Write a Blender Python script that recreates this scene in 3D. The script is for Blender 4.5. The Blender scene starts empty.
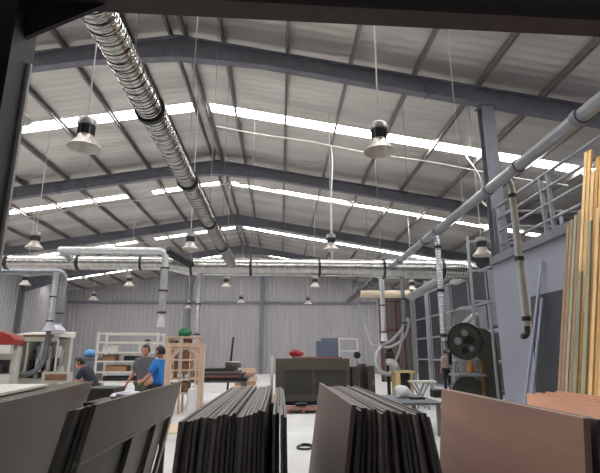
import bpy, math, random
from mathutils import Vector, Matrix, Euler
random.seed(7)
R = random.Random(11)
PI = math.pi
scene = bpy.context.scene
COL = scene.collection

# ------------------------------------------------------------------ camera
F = 475.0
PIT = math.atan(119 / F)
YAW = math.atan(20 / F * math.cos(PIT))
CZ = 1.45
cp, sp, cyw, syw = math.cos(PIT), math.sin(PIT), math.cos(YAW), math.sin(YAW)
cam_d = bpy.data.cameras.new('camera')
cam_d.sensor_fit = 'HORIZONTAL'
cam_d.sensor_width = 36
cam_d.lens = 36 * F / 600
cam_d.clip_start = 0.05
cam_d.clip_end = 300
cam = bpy.data.objects.new('camera', cam_d)
COL.objects.link(cam)
cam.location = (0, 0, CZ)
cam.rotation_euler = (PI / 2 + PIT, 0, -YAW)
scene.camera = cam


def ray(px, py):
    u = (px - 300) / F
    v = (236.5 - py) / F
    f = cp - v * sp
    return Vector((u * cyw + f * syw, -u * syw + f * cyw, sp + v * cp))


def atY(px, py, Y):
    r = ray(px, py)
    return Vector((0, 0, CZ)) + r * (Y / r.y)


def atX(px, py, X):
    r = ray(px, py)
    return Vector((0, 0, CZ)) + r * (X / r.x)


def atZ(px, py, Z):
    r = ray(px, py)
    return Vector((0, 0, CZ)) + r * ((Z - CZ) / r.z)


# ------------------------------------------------------------------ materials
def srgb(r, g, b):
    def c(v):
        v /= 255
        return v / 12.92 if v <= 0.04045 else ((v + 0.055) / 1.055) ** 2.4
    return (c(r), c(g), c(b), 1)


def mat(name, col, rough=0.6, metal=0.0, noise=0.12, scale=6.0, bump=0.0, bscale=30.0, stretch=(1, 1, 1),
        wave=None, emit=None, col2=None, spec=0.5):
    m = bpy.data.materials.new(name)
    m.use_nodes = True
    nt = m.node_tree
    N, L = nt.nodes, nt.links
    b = N['Principled BSDF']
    b.inputs['Roughness'].default_value = rough
    b.inputs['Metallic'].default_value = metal
    b.inputs['Specular IOR Level'].default_value = spec
    tc = N.new('ShaderNodeTexCoord')
    mp = N.new('ShaderNodeMapping')
    mp.inputs['Scale'].default_value = stretch
    L.new(tc.outputs['Object'], mp.inputs['Vector'])
    nz = N.new('ShaderNodeTexNoise')
    nz.inputs['Scale'].default_value = scale
    nz.inputs['Detail'].default_value = 4
    L.new(mp.outputs['Vector'], nz.inputs['Vector'])
    mx = N.new('ShaderNodeMix')
    mx.data_type = 'RGBA'
    c1 = Vector(col[:3])
    a = c1 * (1 - noise)
    c = Vector(col2[:3]) if col2 else c1 * (1 + noise)
    mx.inputs[6].default_value = (a.x, a.y, a.z, 1)
    mx.inputs[7].default_value = (min(c.x, 1), min(c.y, 1), min(c.z, 1), 1)
    rp = N.new('ShaderNodeMapRange')
    rp.inputs['From Min'].default_value = 0.3
    rp.inputs['From Max'].default_value = 0.7
    L.new(nz.outputs['Fac'], rp.inputs['Value'])
    L.new(rp.outputs['Result'], mx.inputs[0])
    L.new(mx.outputs[2], b.inputs['Base Color'])
    h = None
    if bump:
        n2 = N.new('ShaderNodeTexNoise')
        n2.inputs['Scale'].default_value = bscale
        L.new(mp.outputs['Vector'], n2.inputs['Vector'])
        h = n2.outputs['Fac']
    if wave:
        ax, sc = wave
        w = N.new('ShaderNodeTexWave')
        w.bands_direction = ax
        w.inputs['Scale'].default_value = sc
        L.new(tc.outputs['Object'], w.inputs['Vector'])
        if h is not None:
            ad = N.new('ShaderNodeMath')
            ad.operation = 'MULTIPLY_ADD'
            L.new(h, ad.inputs[0])
            ad.inputs[1].default_value = 0.5
            L.new(w.outputs['Fac'], ad.inputs[2])
            h = ad.outputs[0]
        else:
            h = w.outputs['Fac']
        bump = bump or 0.4
    if h is not None:
        bp = N.new('ShaderNodeBump')
        bp.inputs['Strength'].default_value = bump
        bp.inputs['Distance'].default_value = 0.02
        L.new(h, bp.inputs['Height'])
        L.new(bp.outputs['Normal'], b.inputs['Normal'])
    if emit:
        b.inputs['Emission Color'].default_value = emit[0]
        b.inputs['Emission Strength'].default_value = emit[1]
    return m


M = {}
M['foil'] = mat('foil_insulation', (0.60, 0.565, 0.53, 1), 0.40, 0.6, 0.22, 1.3, 0.35, 7, (0.12, 1, 1), wave=('Y', 1.2))
M['skylight'] = mat('skylight_sheet', (0.8, 0.85, 0.9, 1), 0.5, 0, 0.03, 3, emit=((1.0, 0.975, 0.96, 1), 32.0))
M['steel_dark'] = mat('painted_steel', srgb(114, 115, 124), 0.5, 0.1, 0.15, 5)
M['purlin'] = mat('purlin_steel', srgb(138, 135, 133), 0.45, 0.3, 0.12, 4)
M['header'] = mat('primer_black_steel', srgb(36, 36, 42), 0.6, 0.1, 0.2, 5)
M['primer'] = mat('red_primer_steel', srgb(56, 42, 38), 0.65, 0.0, 0.2, 6)
M['galv'] = mat('galvanised', (0.62, 0.63, 0.64, 1), 0.33, 0.85, 0.15, 8)
M['galv_y'] = mat('galvanised_spiral_y', (0.50, 0.49, 0.46, 1), 0.24, 1.0, 0.14, 6, wave=('Y', 5.5))
M['galv_x'] = mat('galvanised_spiral_x', (0.52, 0.52, 0.50, 1), 0.27, 1.0, 0.12, 6, wave=('X', 4.0))
M['galv_z'] = mat('galvanised_spiral_z', (0.52, 0.53, 0.55, 1), 0.34, 0.9, 0.14, 6, wave=('Z', 5.0))
M['ring'] = mat('duct_ring', srgb(62, 62, 64), 0.5, 0.6, 0.1, 6)
M['pipe'] = mat('grey_pipe', srgb(142, 145, 150), 0.4, 0.5, 0.12, 5)
M['hose'] = mat('flexible_hose', srgb(170, 172, 172), 0.4, 0.2, 0.1, 8)
M['hose_dark'] = mat('grey_hose', srgb(96, 98, 104), 0.5, 0.1, 0.1, 8)
M['wall'] = mat('profiled_wall_sheet', srgb(167, 165, 168), 0.55, 0.0, 0.07, 0.7, stretch=(1, 1, 0.3))
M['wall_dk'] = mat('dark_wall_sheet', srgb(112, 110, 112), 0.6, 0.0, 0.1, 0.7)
M['blue_wall'] = mat('blue_grey_board', srgb(146, 149, 162), 0.6, 0.0, 0.05, 1.2)
M['floor'] = mat('concrete_floor', (0.68, 0.69, 0.69, 1), 0.35, 0.0, 0.12, 0.8, 0.05, 20)
M['black'] = mat('black_plastic', srgb(26, 26, 28), 0.5, 0, 0.1, 8)
M['cable'] = mat('white_cable', srgb(205, 203, 198), 0.5, 0, 0.03, 5)
M['wire'] = mat('suspension_wire', srgb(120, 120, 120), 0.5, 0.5, 0.05, 5)
M['lamp_cap'] = mat('lamp_cap', srgb(150, 150, 148), 0.45, 0.5, 0.1, 9)
M['lamp_neck'] = mat('lamp_neck', srgb(64, 66, 70), 0.5, 0.4, 0.1, 9)
M['shade'] = mat('spun_aluminium', srgb(188, 183, 175), 0.42, 0.35, 0.06, 5)
M['lens'] = mat('frosted_lens', srgb(225, 222, 214), 0.4, 0, 0.03, 5)
M['white'] = mat('white_paint', srgb(216, 213, 206), 0.5, 0, 0.06, 4)
M['offwhite'] = mat('machine_white', srgb(190, 188, 180), 0.45, 0, 0.08, 4)
M['red'] = mat('red_paint', srgb(150, 52, 40), 0.4, 0, 0.1, 4)
M['dark_guts'] = mat('machine_dark', srgb(48, 46, 44), 0.55, 0.2, 0.35, 18)
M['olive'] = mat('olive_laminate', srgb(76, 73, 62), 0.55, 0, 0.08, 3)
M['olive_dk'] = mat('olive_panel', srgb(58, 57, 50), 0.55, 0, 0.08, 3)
M['redwood'] = mat('red_brown_top', srgb(140, 92, 84), 0.55, 0, 0.1, 4)
M['brown'] = mat('brown_carcass', srgb(74, 62, 54), 0.6, 0, 0.12, 5, stretch=(4, 4, 0.6))
M['rust'] = mat('rust_sheet', srgb(112, 102, 100), 0.65, 0, 0.1, 2, stretch=(6, 1, 0.4))
M['rust_bar'] = mat('rust_bar', srgb(100, 54, 50), 0.6, 0, 0.1, 4)
M['bluepanel'] = mat('blue_grey_panel', srgb(106, 116, 134), 0.5, 0, 0.06, 3)
M['pine'] = mat('pine_timber', srgb(210, 182, 158), 0.6, 0, 0.14, 5, stretch=(3, 3, 0.5))
M['carton'] = mat('carton', srgb(166, 128, 94), 0.7, 0, 0.12, 4)
M['woodmix'] = mat('brown_offcuts', srgb(132, 96, 70), 0.7, 0, 0.25, 9)
M['green'] = mat('green_bag', srgb(34, 110, 72), 0.6, 0, 0.15, 7)
M['redbag'] = mat('red_bag', srgb(158, 28, 40), 0.5, 0, 0.12, 7)
M['plastic'] = mat('white_plastic', srgb(214, 216, 226), 0.35, 0, 0.08, 6)
M['saw'] = mat('bandsaw_green', srgb(66, 66, 58), 0.4, 0.2, 0.12, 6)
M['saw_rim'] = mat('bandsaw_rim', srgb(38, 38, 36), 0.4, 0.4, 0.1, 6)
M['yellow'] = mat('yellow_cream', srgb(218, 196, 140), 0.5, 0, 0.08, 5)
M['cream'] = mat('cream_paint', srgb(232, 214, 184), 0.4, 0, 0.06, 5)
M['brass'] = mat('lit_yellow', srgb(150, 110, 62), 0.4, 0.5, 0.15, 6)  # yellowish light on the lower bandsaw, put into the colour
M['part_dk'] = mat('dark_partition_sheet', srgb(52, 54, 60), 0.4, 0.1, 0.2, 1.5)
M['part_lt'] = mat('grey_partition_sheet', srgb(120, 124, 132), 0.5, 0.0, 0.15, 1.5)
M['frame_lt'] = mat('light_steel_frame', srgb(160, 166, 172), 0.4, 0.3, 0.06, 4)
M['slate'] = mat('dark_slate_sheet', srgb(58, 60, 68), 0.6, 0, 0.12, 3)
M['palepole'] = mat('pale_blue_pole', srgb(172, 180, 198), 0.4, 0.1, 0.05, 4)
M['ply'] = mat('orange_plywood', srgb(222, 168, 138), 0.6, 0, 0.12, 3, stretch=(2, 0.4, 2))
BOARD = {
    1: mat('board_taupe', srgb(100, 90, 82), 0.55, 0, 0.08, 2.5, stretch=(1, 0.3, 2)),
    2: mat('board_olive_grey', srgb(94, 88, 78), 0.5, 0, 0.07, 2.5, stretch=(1, 0.3, 2)),
    3: mat('board_grey', srgb(124, 119, 114), 0.55, 0, 0.08, 3.5, stretch=(1, 0.3, 2)),
    4: mat('board_mauve_grey', srgb(120, 102, 97), 0.55, 0, 0.08, 3, stretch=(1, 0.3, 2)),
    5: mat('board_red_brown', srgb(172, 134, 120), 0.5, 0, 0.14, 2.2, stretch=(1, 0.35, 2.5)),
}
BOARD['d'] = mat('board_dark_grey', srgb(96, 92, 88), 0.55, 0, 0.08, 3.5, stretch=(1, 0.3, 2))
BOARD['r'] = mat('board_dull_brown', srgb(122, 106, 100), 0.55, 0, 0.08, 3.5, stretch=(1, 0.3, 2))
PL = [mat('plank_honey', srgb(238, 192, 118), 0.55, 0, 0.16, 4, stretch=(5, 5, 0.35)),
      mat('plank_pale', srgb(240, 208, 152), 0.55, 0, 0.14, 4, stretch=(5, 5, 0.35)),
      mat('plank_amber', srgb(222, 166, 92), 0.55, 0, 0.18, 4, stretch=(5, 5, 0.35)),
      mat('plank_weathered', srgb(160, 134, 106), 0.65, 0, 0.16, 4, stretch=(5, 5, 0.35)),
      mat('plank_grey_green', srgb(168, 168, 142), 0.65, 0, 0.12, 4, stretch=(5, 5, 0.35))]
M['skin'] = mat('skin', srgb(186, 132, 104), 0.5, 0, 0.05, 12)
M['hair'] = mat('black_hair', srgb(24, 22, 22), 0.5, 0, 0.15, 40)
M['tee_grey'] = mat('grey_tee', srgb(92, 92, 98), 0.8, 0, 0.1, 14)
M['tee_blue'] = mat('blue_tee', srgb(34, 120, 200), 0.75, 0, 0.1, 14)
M['navy'] = mat('navy_shirt', srgb(38, 42, 58), 0.8, 0, 0.1, 14)
M['pinkgrey'] = mat('pale_shirt', srgb(164, 146, 144), 0.8, 0, 0.08, 14)
M['khaki'] = mat('olive_trousers', srgb(74, 76, 60), 0.8, 0, 0.1, 14)
M['trouser'] = mat('dark_trousers', srgb(34, 36, 46), 0.8, 0, 0.1, 14)


# ------------------------------------------------------------------ mesh builder
class MB:
    def __init__(s):
        s.v, s.f = [], []

    def add(s, vs, fs):
        k = len(s.v)
        s.v += [Vector(p) for p in vs]
        s.f += [tuple(i + k for i in f) for f in fs]
        return s

    def box(s, c, d, rot=None):
        hx, hy, hz = d[0] / 2, d[1] / 2, d[2] / 2
        ps = [Vector((x, y, z)) for x in (-hx, hx) for y in (-hy, hy) for z in (-hz, hz)]
        if rot:
            m = Euler(rot).to_matrix()
            ps = [m @ p for p in ps]
        c = Vector(c)
        return s.add([p + c for p in ps], [(0, 1, 3, 2), (4, 6, 7, 5), (0, 4, 5, 1), (2, 3, 7, 6), (0, 2, 6, 4), (1, 5, 7, 3)])

    def bb(s, a, b):
        a, b = Vector(a), Vector(b)
        d = b - a
        return s.box((a + b) / 2, (abs(d.x), abs(d.y), abs(d.z)))

    def bar(s, p0, p1, w, h, up=(0, 0, 1)):
        p0, p1 = Vector(p0), Vector(p1)
        t = (p1 - p0).normalized()
        u = Vector(up)
        if abs(t.dot(u)) > 0.98:
            u = Vector((0, 1, 0))
        x = t.cross(u).normalized()
        y = x.cross(t).normalized()
        vs = []
        for p in (p0, p1):
            for a, b in ((-1, -1), (1, -1), (1, 1), (-1, 1)):
                vs.append(p + x * a * w / 2 + y * b * h / 2)
        return s.add(vs, [(0, 3, 2, 1), (4, 5, 6, 7), (0, 1, 5, 4), (1, 2, 6, 5), (2, 3, 7, 6), (3, 0, 4, 7)])

    def tube(s, pts, r, n=10, cap=True):
        pts = [Vector(p) for p in pts]
        if not isinstance(r, (list, tuple)):
            r = [r] * len(pts)
        vs, fs = [], []
        x = None
        for i, p in enumerate(pts):
            if i == 0:
                t = pts[1] - p
            elif i == len(pts) - 1:
                t = p - pts[i - 1]
            else:
                t = (pts[i + 1] - p).normalized() + (p - pts[i - 1]).normalized()
            t = t.normalized() if t.length > 1e-9 else Vector((0, 0, 1))
            if x is None:
                x = t.cross(Vector((0, 0, 1)) if abs(t.z) < 0.9 else Vector((0, 1, 0))).normalized()
            else:
                x = (x - t * x.dot(t)).normalized()
            y = t.cross(x)
            for k in range(n):
                a = 2 * PI * k / n
                vs.append(p + (x * math.cos(a) + y * math.sin(a)) * r[i])
        for i in range(len(pts) - 1):
            for k in range(n):
                k2 = (k + 1) % n
                fs.append((i * n + k, i * n + k2, (i + 1) * n + k2, (i + 1) * n + k))
        if cap:
            fs.append(tuple(range(n - 1, -1, -1)))
            fs.append(tuple((len(pts) - 1) * n + k for k in range(n)))
        return s.add(vs, fs)

    def prism(s, poly, d):
        d = Vector(d)
        n = len(poly)
        a = [Vector(p) for p in poly]
        b = [p + d for p in a]
        return s.add(a + b, [tuple(range(n - 1, -1, -1)), tuple(range(n, 2 * n))] +
                     [(i, (i + 1) % n, n + (i + 1) % n, n + i) for i in range(n)])

    def lathe(s, prof, c, n=24):
        c = Vector(c)
        return s._lathe(prof, c, n)

    def _lathe(s, prof, c, n):
        c = Vector(c)
        vs, fs = [], []
        for r, z in prof:
            for k in range(n):
                a = 2 * PI * k / n
                vs.append(c + Vector((r * math.cos(a), r * math.sin(a), z)))
        for i in range(len(prof) - 1):
            for k in range(n):
                k2 = (k + 1) % n
                fs.append((i * n + k, i * n + k2, (i + 1) * n + k2, (i + 1) * n + k))
        return s.add(vs, fs)

    def blob(s, c, d, seed=0, amp=0.15, n=16, m=9, flat=0.0):
        rr = random.Random(seed)
        ph = [(rr.uniform(0, 6), rr.uniform(1.5, 4), rr.uniform(1.5, 4)) for _ in range(4)]
        vs, fs = [], []
        c = Vector(c)
        for i in range(m + 1):
            th = PI * i / m
            for k in range(n):
                a = 2 * PI * k / n
                q = 1 + amp * math.sin(th) * sum(math.sin(p + f * math.cos(a) * 2 + g * th) for p, f, g in ph) / 2
                z = math.cos(th)
                if flat and z < -flat:
                    z = -flat
                vs.append(c + Vector((math.sin(th) * math.cos(a) * d[0] / 2 * q, math.sin(th) * math.sin(a) * d[1] / 2 * q, z * d[2] / 2 * q if not (flat and z <= -flat) else -flat * d[2] / 2)))
        for i in range(m):
            for k in range(n):
                k2 = (k + 1) % n
                fs.append((i * n + k, (i + 1) * n + k, (i + 1) * n + k2, i * n + k2))
        return s.add(vs, fs)

    def mesh(s, name, off=(0, 0, 0)):
        off = Vector(off)
        me = bpy.data.meshes.new(name)
        me.from_pydata([tuple(p - off) for p in s.v], [], s.f)
        me.update()
        return me

    def build(s, name, m, parent=None, loc=None, smooth=False, bevel=0.0, label=None):
        """Links the collected shapes as ONE mesh object; coordinates are world coordinates."""
        base = Vector(loc) if loc is not None else (ORIG[parent.name] if parent is not None else Vector((0, 0, 0)))
        me = s.mesh(name, base)
        me.materials.append(M[m] if isinstance(m, str) else m)
        o = bpy.data.objects.new(name, me)
        COL.objects.link(o)
        if parent is not None:
            o.parent = parent
            ORIG[o.name] = base
        else:
            o.location = base
            ORIG[o.name] = base
        if smooth:
            for p in me.polygons:
                p.use_smooth = True
            try:
                me.set_sharp_from_angle(angle=math.radians(40))
            except Exception:
                pass
        if bevel:
            b = o.modifiers.new('bevel', 'BEVEL')
            b.width = bevel
            b.segments = 2
            b.limit_method = 'ANGLE'
        if label:
            o['label'] = label
        return o


ORIG = {}


def tag(o, label, cat, group=None, kind=None):
    o['label'] = label
    o['category'] = cat
    if group:
        o['group'] = group
    if kind:
        o['kind'] = kind
    return o


def thing(name, label, cat, loc=(0, 0, 0), group=None):
    o = bpy.data.objects.new(name, None)
    o.empty_display_size = 0.1
    COL.objects.link(o)
    o.location = loc
    ORIG[o.name] = Vector(loc)
    return tag(o, label, cat, group)


def struct(o):
    o['kind'] = 'structure'
    return o


def copy_tree(o, loc=None, parent=None):
    c = o.copy()
    COL.objects.link(c)
    if parent is not None:
        c.parent = parent
    if loc is not None:
        c.location = loc
    for ch in list(o.children):
        copy_tree(ch, None, c)
    return c


ORD = ['first', 'second', 'third', 'fourth', 'fifth', 'sixth', 'seventh', 'eighth', 'ninth', 'tenth', 'eleventh', 'twelfth',
       'thirteenth', 'fourteenth', 'fifteenth', 'sixteenth', 'seventeenth', 'eighteenth', 'nineteenth', 'twentieth',
       'twenty-first', 'twenty-second', 'twenty-third', 'twenty-fourth', 'twenty-fifth', 'twenty-sixth', 'twenty-seventh',
       'twenty-eighth', 'twenty-ninth', 'thirtieth', 'thirty-first', 'thirty-second', 'thirty-third', 'thirty-fourth']


def arc(p0, p1, p2, n=7):
    """Quadratic bend from p0 to p2 with corner p1."""
    p0, p1, p2 = Vector(p0), Vector(p1), Vector(p2)
    return [p0 * (1 - t) ** 2 + p1 * 2 * t * (1 - t) + p2 * t * t for t in [i / n for i in range(n + 1)]]


def spline(pts, n=8):
    pts = [Vector(p) for p in pts]
    P = [pts[0] * 2 - pts[1]] + pts + [pts[-1] * 2 - pts[-2]]
    out = []
    for i in range(1, len(P) - 2):
        for k in range(n):
            t = k / n
            a, b, c, d = P[i - 1], P[i], P[i + 1], P[i + 2]
            out.append(0.5 * ((2 * b) + (c - a) * t + (2 * a - 5 * b + 4 * c - d) * t * t + (3 * b - a - 3 * c + d) * t ** 3))
    out.append(pts[-1])
    return out


# ------------------------------------------------------------------ the hall
XR, ZR, SL, HALF = -2.55, 9.12, 0.165, 15.0
XL, XE = XR - HALF, XR + HALF
Y0, Y1 = 2.2, 40.0


def zroof(x):
    return ZR - SL * abs(x - XR)


struct(MB().bb((XL - 0.3, -7, -0.2), (XE + 0.3, Y1 + 0.3, 0)).build('floor', 'floor'))

SKY = [(5.8, 6.5), (13.45, 13.98), (20.35, 20.8), (28.05, 28.5), (35.4, 35.8)]
bands = []
y = Y0
for a, b in SKY:
    bands.append((y, a))
    y = b
bands.append((y, Y1 + 0.1))
cb = MB()


def roof_slab(mb, xa, xb, ya, yb, t=0.08, dz=0.0):
    mb.add([(xa, ya, zroof(xa) + dz), (xb, ya, zroof(xb) + dz), (xb, yb, zroof(xb) + dz), (xa, yb, zroof(xa) + dz),
            (xa, ya, zroof(xa) + t + dz), (xb, ya, zroof(xb) + t + dz), (xb, yb, zroof(xb) + t + dz), (xa, yb, zroof(xa) + t + dz)],
           [(0, 3, 2, 1), (4, 5, 6, 7), (0, 1, 5, 4), (1, 2, 6, 5), (2, 3, 7, 6), (3, 0, 4, 7)])


for a, b in bands:
    roof_slab(cb, XL - 0.3, XR, a, b)
    roof_slab(cb, XR, XE + 0.3, a, b)
GAPS = [(-4.5, -4.0), (-4.35, -3.85), (-6.9, -5.8), (-8.7, -7.6), (-9, -8)]
wn = 1
for (a, b), (ga, gb) in zip(SKY, GAPS):
    runs = [(XL + 0.4, ga), (gb, XR - 0.28), (XR + 0.28, XE - 0.4)]
    solid = [(XL - 0.3, XL + 0.4), (ga, gb), (XR - 0.28, XR), (XR, XR + 0.28), (XE - 0.4, XE + 0.3)]
    for xa, xb in solid:
        roof_slab(cb, xa, xb, a, b)
    for xa, xb in runs:
        mb = MB()
        roof_slab(mb, xa, xb, a, b, 0.01, 0.02)
        struct(mb.build('window_%d' % wn, 'skylight'))
        wn += 1
struct(cb.build('ceiling', 'foil'))


def profiled(p0, p1, z0, ztop, pitch=0.37, depth=0.075, nrm=(0, -1, 0)):
    """Trapezoid-ribbed sheet wall from p0 to p1; ztop is a function of distance."""
    p0, p1, nrm = Vector((p0[0], p0[1], 0)), Vector((p1[0], p1[1], 0)), Vector(nrm)
    L = (p1 - p0).length
    t = (p1 - p0).normalized()
    prof = []
    d = 0
    while d < L:
        for q, h in ((0, 0), (0.45, 0), (0.58, 1), (0.87, 1)):
            if d + q * pitch <= L:
                prof.append((d + q * pitch, h * depth))
        d += pitch
    prof.append((L, 0))
    if XR > min(p0.x, p1.x) + 0.1 and XR < max(p0.x, p1.x) - 0.1:
        k = abs(XR - p0.x)
        prof.append((k, 0))
        prof.sort()
    mb = MB()
    vs, fs = [], []
    for q, h in prof:
        p = p0 + t * q + nrm * h
        vs += [(p.x, p.y, z0), (p.x, p.y, ztop(p))]
    for i in range(len(prof) - 1):
        fs.append((2 * i, 2 * i + 2, 2 * i + 3, 2 * i + 1))
    return mb.add(vs, fs)


struct(profiled((XL, Y1), (XE, Y1), 0, lambda p: zroof(p.x)).build('wall_far', 'wall'))
struct(profiled((XL, Y1), (XL, Y0), 0, lambda p: zroof(XL), nrm=(1, 0, 0)).build('wall_left', 'wall'))
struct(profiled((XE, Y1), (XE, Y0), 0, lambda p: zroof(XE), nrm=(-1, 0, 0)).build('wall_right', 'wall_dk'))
# gable above the entrance; unseen low bay added to keep board ends dark
fw = MB()
fw.prism([(XL, Y0, 3.95), (XE, Y0, 3.95), (XE, Y0, zroof(XE)), (XR, Y0, ZR), (XL, Y0, zroof(XL))], (0, -0.1, 0))
fw.bb((XL, Y0 - 0.1, 0), (-5.6, Y0, 3.95))
fw.bb((6.2, Y0 - 0.1, 0), (XE, Y0, 3.95))
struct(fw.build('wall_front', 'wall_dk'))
en = MB()
en.bb((-5.6, -7, 3.98), (6.2, Y0, 4.06))
struct(en.build('ceiling_shade_bay', 'header'))
struct(MB().bb((-5.7, -7, 0), (-5.6, Y0 - 0.1, 3.98)).build('wall_shade_bay_left', 'wall_dk'))
struct(MB().bb((6.2, -7, 0), (6.3, Y0 - 0.1, 3.98)).build('wall_shade_bay_right', 'wall_dk'))

# girts and posts on the far wall
for i, (za, lab) in enumerate([(5.62, 'thin grey steel girt running across the far ribbed wall')]):
    tag(MB().bb((XL + 0.1, Y1 - 0.18, za), (8.0, Y1 - 0.052, za + 0.2)).build('wall_girt', 'steel_dark', loc=(XL, Y1 - 0.1, za)), lab, 'steel girt')
for x, lab in [(-1.5, 'grey steel post on the far ribbed wall, behind the olive cabinet'), (-7.6, 'grey steel post on the far ribbed wall, behind the white shelf rack')]:
    p = MB().bb((x - 0.14, Y1 - 0.42, 0), (x + 0.14, Y1 - 0.19, zroof(x) - 0.9))
    tag(p.build('wall_post', 'steel_dark', loc=(x, Y1 - 0.3, 0)), lab, 'steel post')

# ------------------------------------------------------------------ rafters
RY = [10.14, 17.66, 25.1, 32.6]
for i, ry in enumerate(RY):
    root = thing('portal_rafter', 'grey steel roof rafter spanning the hall, %s from the entrance beam' % ORD[i], 'roof beam', (XR, ry, 0), 'steel portal rafters')
    xs = [XL + 0.25, XL + 3.0, XR - 2.0, XR, XR + 2.0, XE - 3.0, XE - 0.25]
    dp = [0.95, 0.46, 0.40, 0.58, 0.40, 0.46, 0.95]
    top = [Vector((x, ry, zroof(x) - 0.178)) for x in xs]
    bot = [t - Vector((0, 0, d)) for t, d in zip(top, dp)]
    web = MB()
    for k in range(len(xs) - 1):
        web.prism([top[k] + Vector((0, -0.01, 0)), top[k + 1] + Vector((0, -0.01, 0)), bot[k + 1] + Vector((0, -0.01, 0)), bot[k] + Vector((0, -0.01, 0))], (0, 0.02, 0))
    web.build('web', 'steel_dark', root)
    for nm, ln, sg in (('top_flange', top, -1), ('bottom_flange', bot, 1)):
        fl = MB()
        for k in range(len(xs) - 1):
            a, b = ln[k], ln[k + 1]
            fl.prism([a + Vector((0, -0.11, -0.012)), b + Vector((0, -0.11, -0.012)), b + Vector((0, -0.11, 0.012)), a + Vector((0, -0.11, 0.012))], (0, 0.22, 0))
        fl.build(nm, 'steel_dark', root)
    for x in (XR - 6, XR + 6):
        st = MB()
        z = zroof(x) - 0.22
        st.bb((x - 0.012, ry - 0.1, z - 0.43), (x + 0.012, ry + 0.1, z))
        st.build('splice_plate', 'steel_dark', root)
    for x in (XL + 0.25, XE - 0.25):
        lg = MB()
        lg.bb((x - 0.14, ry - 0.1, 0), (x - 0.12, ry + 0.1, zroof(x) - 0.3))
        lg.bb((x + 0.12, ry - 0.1, 0), (x + 0.14, ry + 0.1, zroof(x) - 0.3))
        lg.bb((x - 0.12, ry - 0.01, 0), (x + 0.12, ry + 0.01, zroof(x) - 0.3))
        lg.build('column', 'steel_dark', root)

# purlins
px_ = [(XR - 0.17, 'ridge', 0), (XR + 0.17, 'ridge', 1)]
for k in range(9):
    px_.append((XR + 1.1 + 1.55 * k, 'right', k))
    px_.append((XR - 1.1 - 1.55 * k, 'left', k))
for x, sd, k in px_:
    z = zroof(x) - 0.005
    mb = MB()
    s = 1 if x > XR else -1
    mb.bb((x - 0.035, Y0, z - 0.17), (x - 0.031 + 0.012, Y1 - 0.1, z - 0.012))
    mb.bb((x - 0.035, Y0, z - 0.17), (x + 0.03, Y1 - 0.1, z - 0.16))
    mb.bb((x - 0.035, Y0, z - 0.022), (x + 0.035, Y1 - 0.1, z - 0.012))
    mb.bb((x + 0.022, Y0, z - 0.17), (x + 0.03, Y1 - 0.1, z - 0.14))
    if sd == 'ridge':
        lab = 'steel purlin directly under the roof ridge, its %s one of the pair' % ('left' if k == 0 else 'right')
    else:
        lab = 'long steel roof purlin, %s from the ridge down the %s roof slope' % (ORD[k], sd)
    tag(mb.build('roof_purlin', 'purlin', loc=(x, Y0, z)), lab, 'roof beam', 'roof purlins')

# interior column carrying the second rafter line at the mezzanine
cx, cy_ = 4.875, 10.14
ctop = zroof(cx) - 0.21 - 0.46
mb = MB()
mb.bb((cx - 0.15, cy_ - 0.13, 3.57), (cx + 0.15, cy_ - 0.11, ctop))
mb.bb((cx - 0.15, cy_ + 0.11, 3.57), (cx + 0.15, cy_ + 0.13, ctop))
mb.bb((cx - 0.01, cy_ - 0.11, 3.57), (cx + 0.01, cy_ + 0.11, ctop))
colm = thing('steel_column', 'blue-grey steel column rising to the roof rafter beside the mezzanine railing', 'column', (cx, cy_, 3.57))
mb.build('shaft', 'steel_dark', colm)
MB().bb((cx - 0.2, cy_ - 0.18, ctop), (cx + 0.2, cy_ + 0.18, ctop + 0.02)).build('cap_plate', 'steel_dark', colm)

# ------------------------------------------------------------------ entrance beam, post
hb = thing('entrance_beam', 'black steel beam across the top of the view, nearest of all beams', 'beam', (0, 2.6, 3.5))
zb = 3.61
hb.rotation_euler = (0, 0, 0.033)
MB().bb((-1.58, 2.59, zb + 0.03), (6.0, 2.61, zb + 0.52)).build('web', 'header', hb)
MB().bb((-1.58, 2.56, zb), (6.0, 2.72, zb + 0.03)).build('bottom_flange', 'primer', hb)
MB().bb((-1.58, 2.52, zb + 0.52), (6.0, 2.72, zb + 0.55)).build('top_flange', 'header', hb)
a, b = atY(22, 52, 2.6), atY(100, 9, 2.6)
MB().prism([(-1.58, 2.64, zb), (-1.12, 2.64, zb), (-1.58, 2.64, zb - 0.27)], (0, 0.03, 0)).build('gusset_plate', 'header', hb)
ps = thing('entrance_post', 'dark steel post at the left edge holding up the black entrance beam', 'post', (-1.75, 2.6, 0))
MB().bb((-1.97, 2.48, 0), (-1.95, 2.72, 4.0)).bb((-1.60, 2.48, 0), (-1.582, 2.72, 4.0)).bb((-1.95, 2.59, 0), (-1.60, 2.61, 4.0)).build('shaft', 'header', ps)
MB().tube([(-1.565, 2.66, 0.2), (-1.565, 2.66, 3.2)], 0.014, 8).build('conduit', 'cable', ps)
MB().bb((-2.0, 2.45, 0), (-1.55, 2.75, 0.03)).build('base_plate', 'header', ps)

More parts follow.
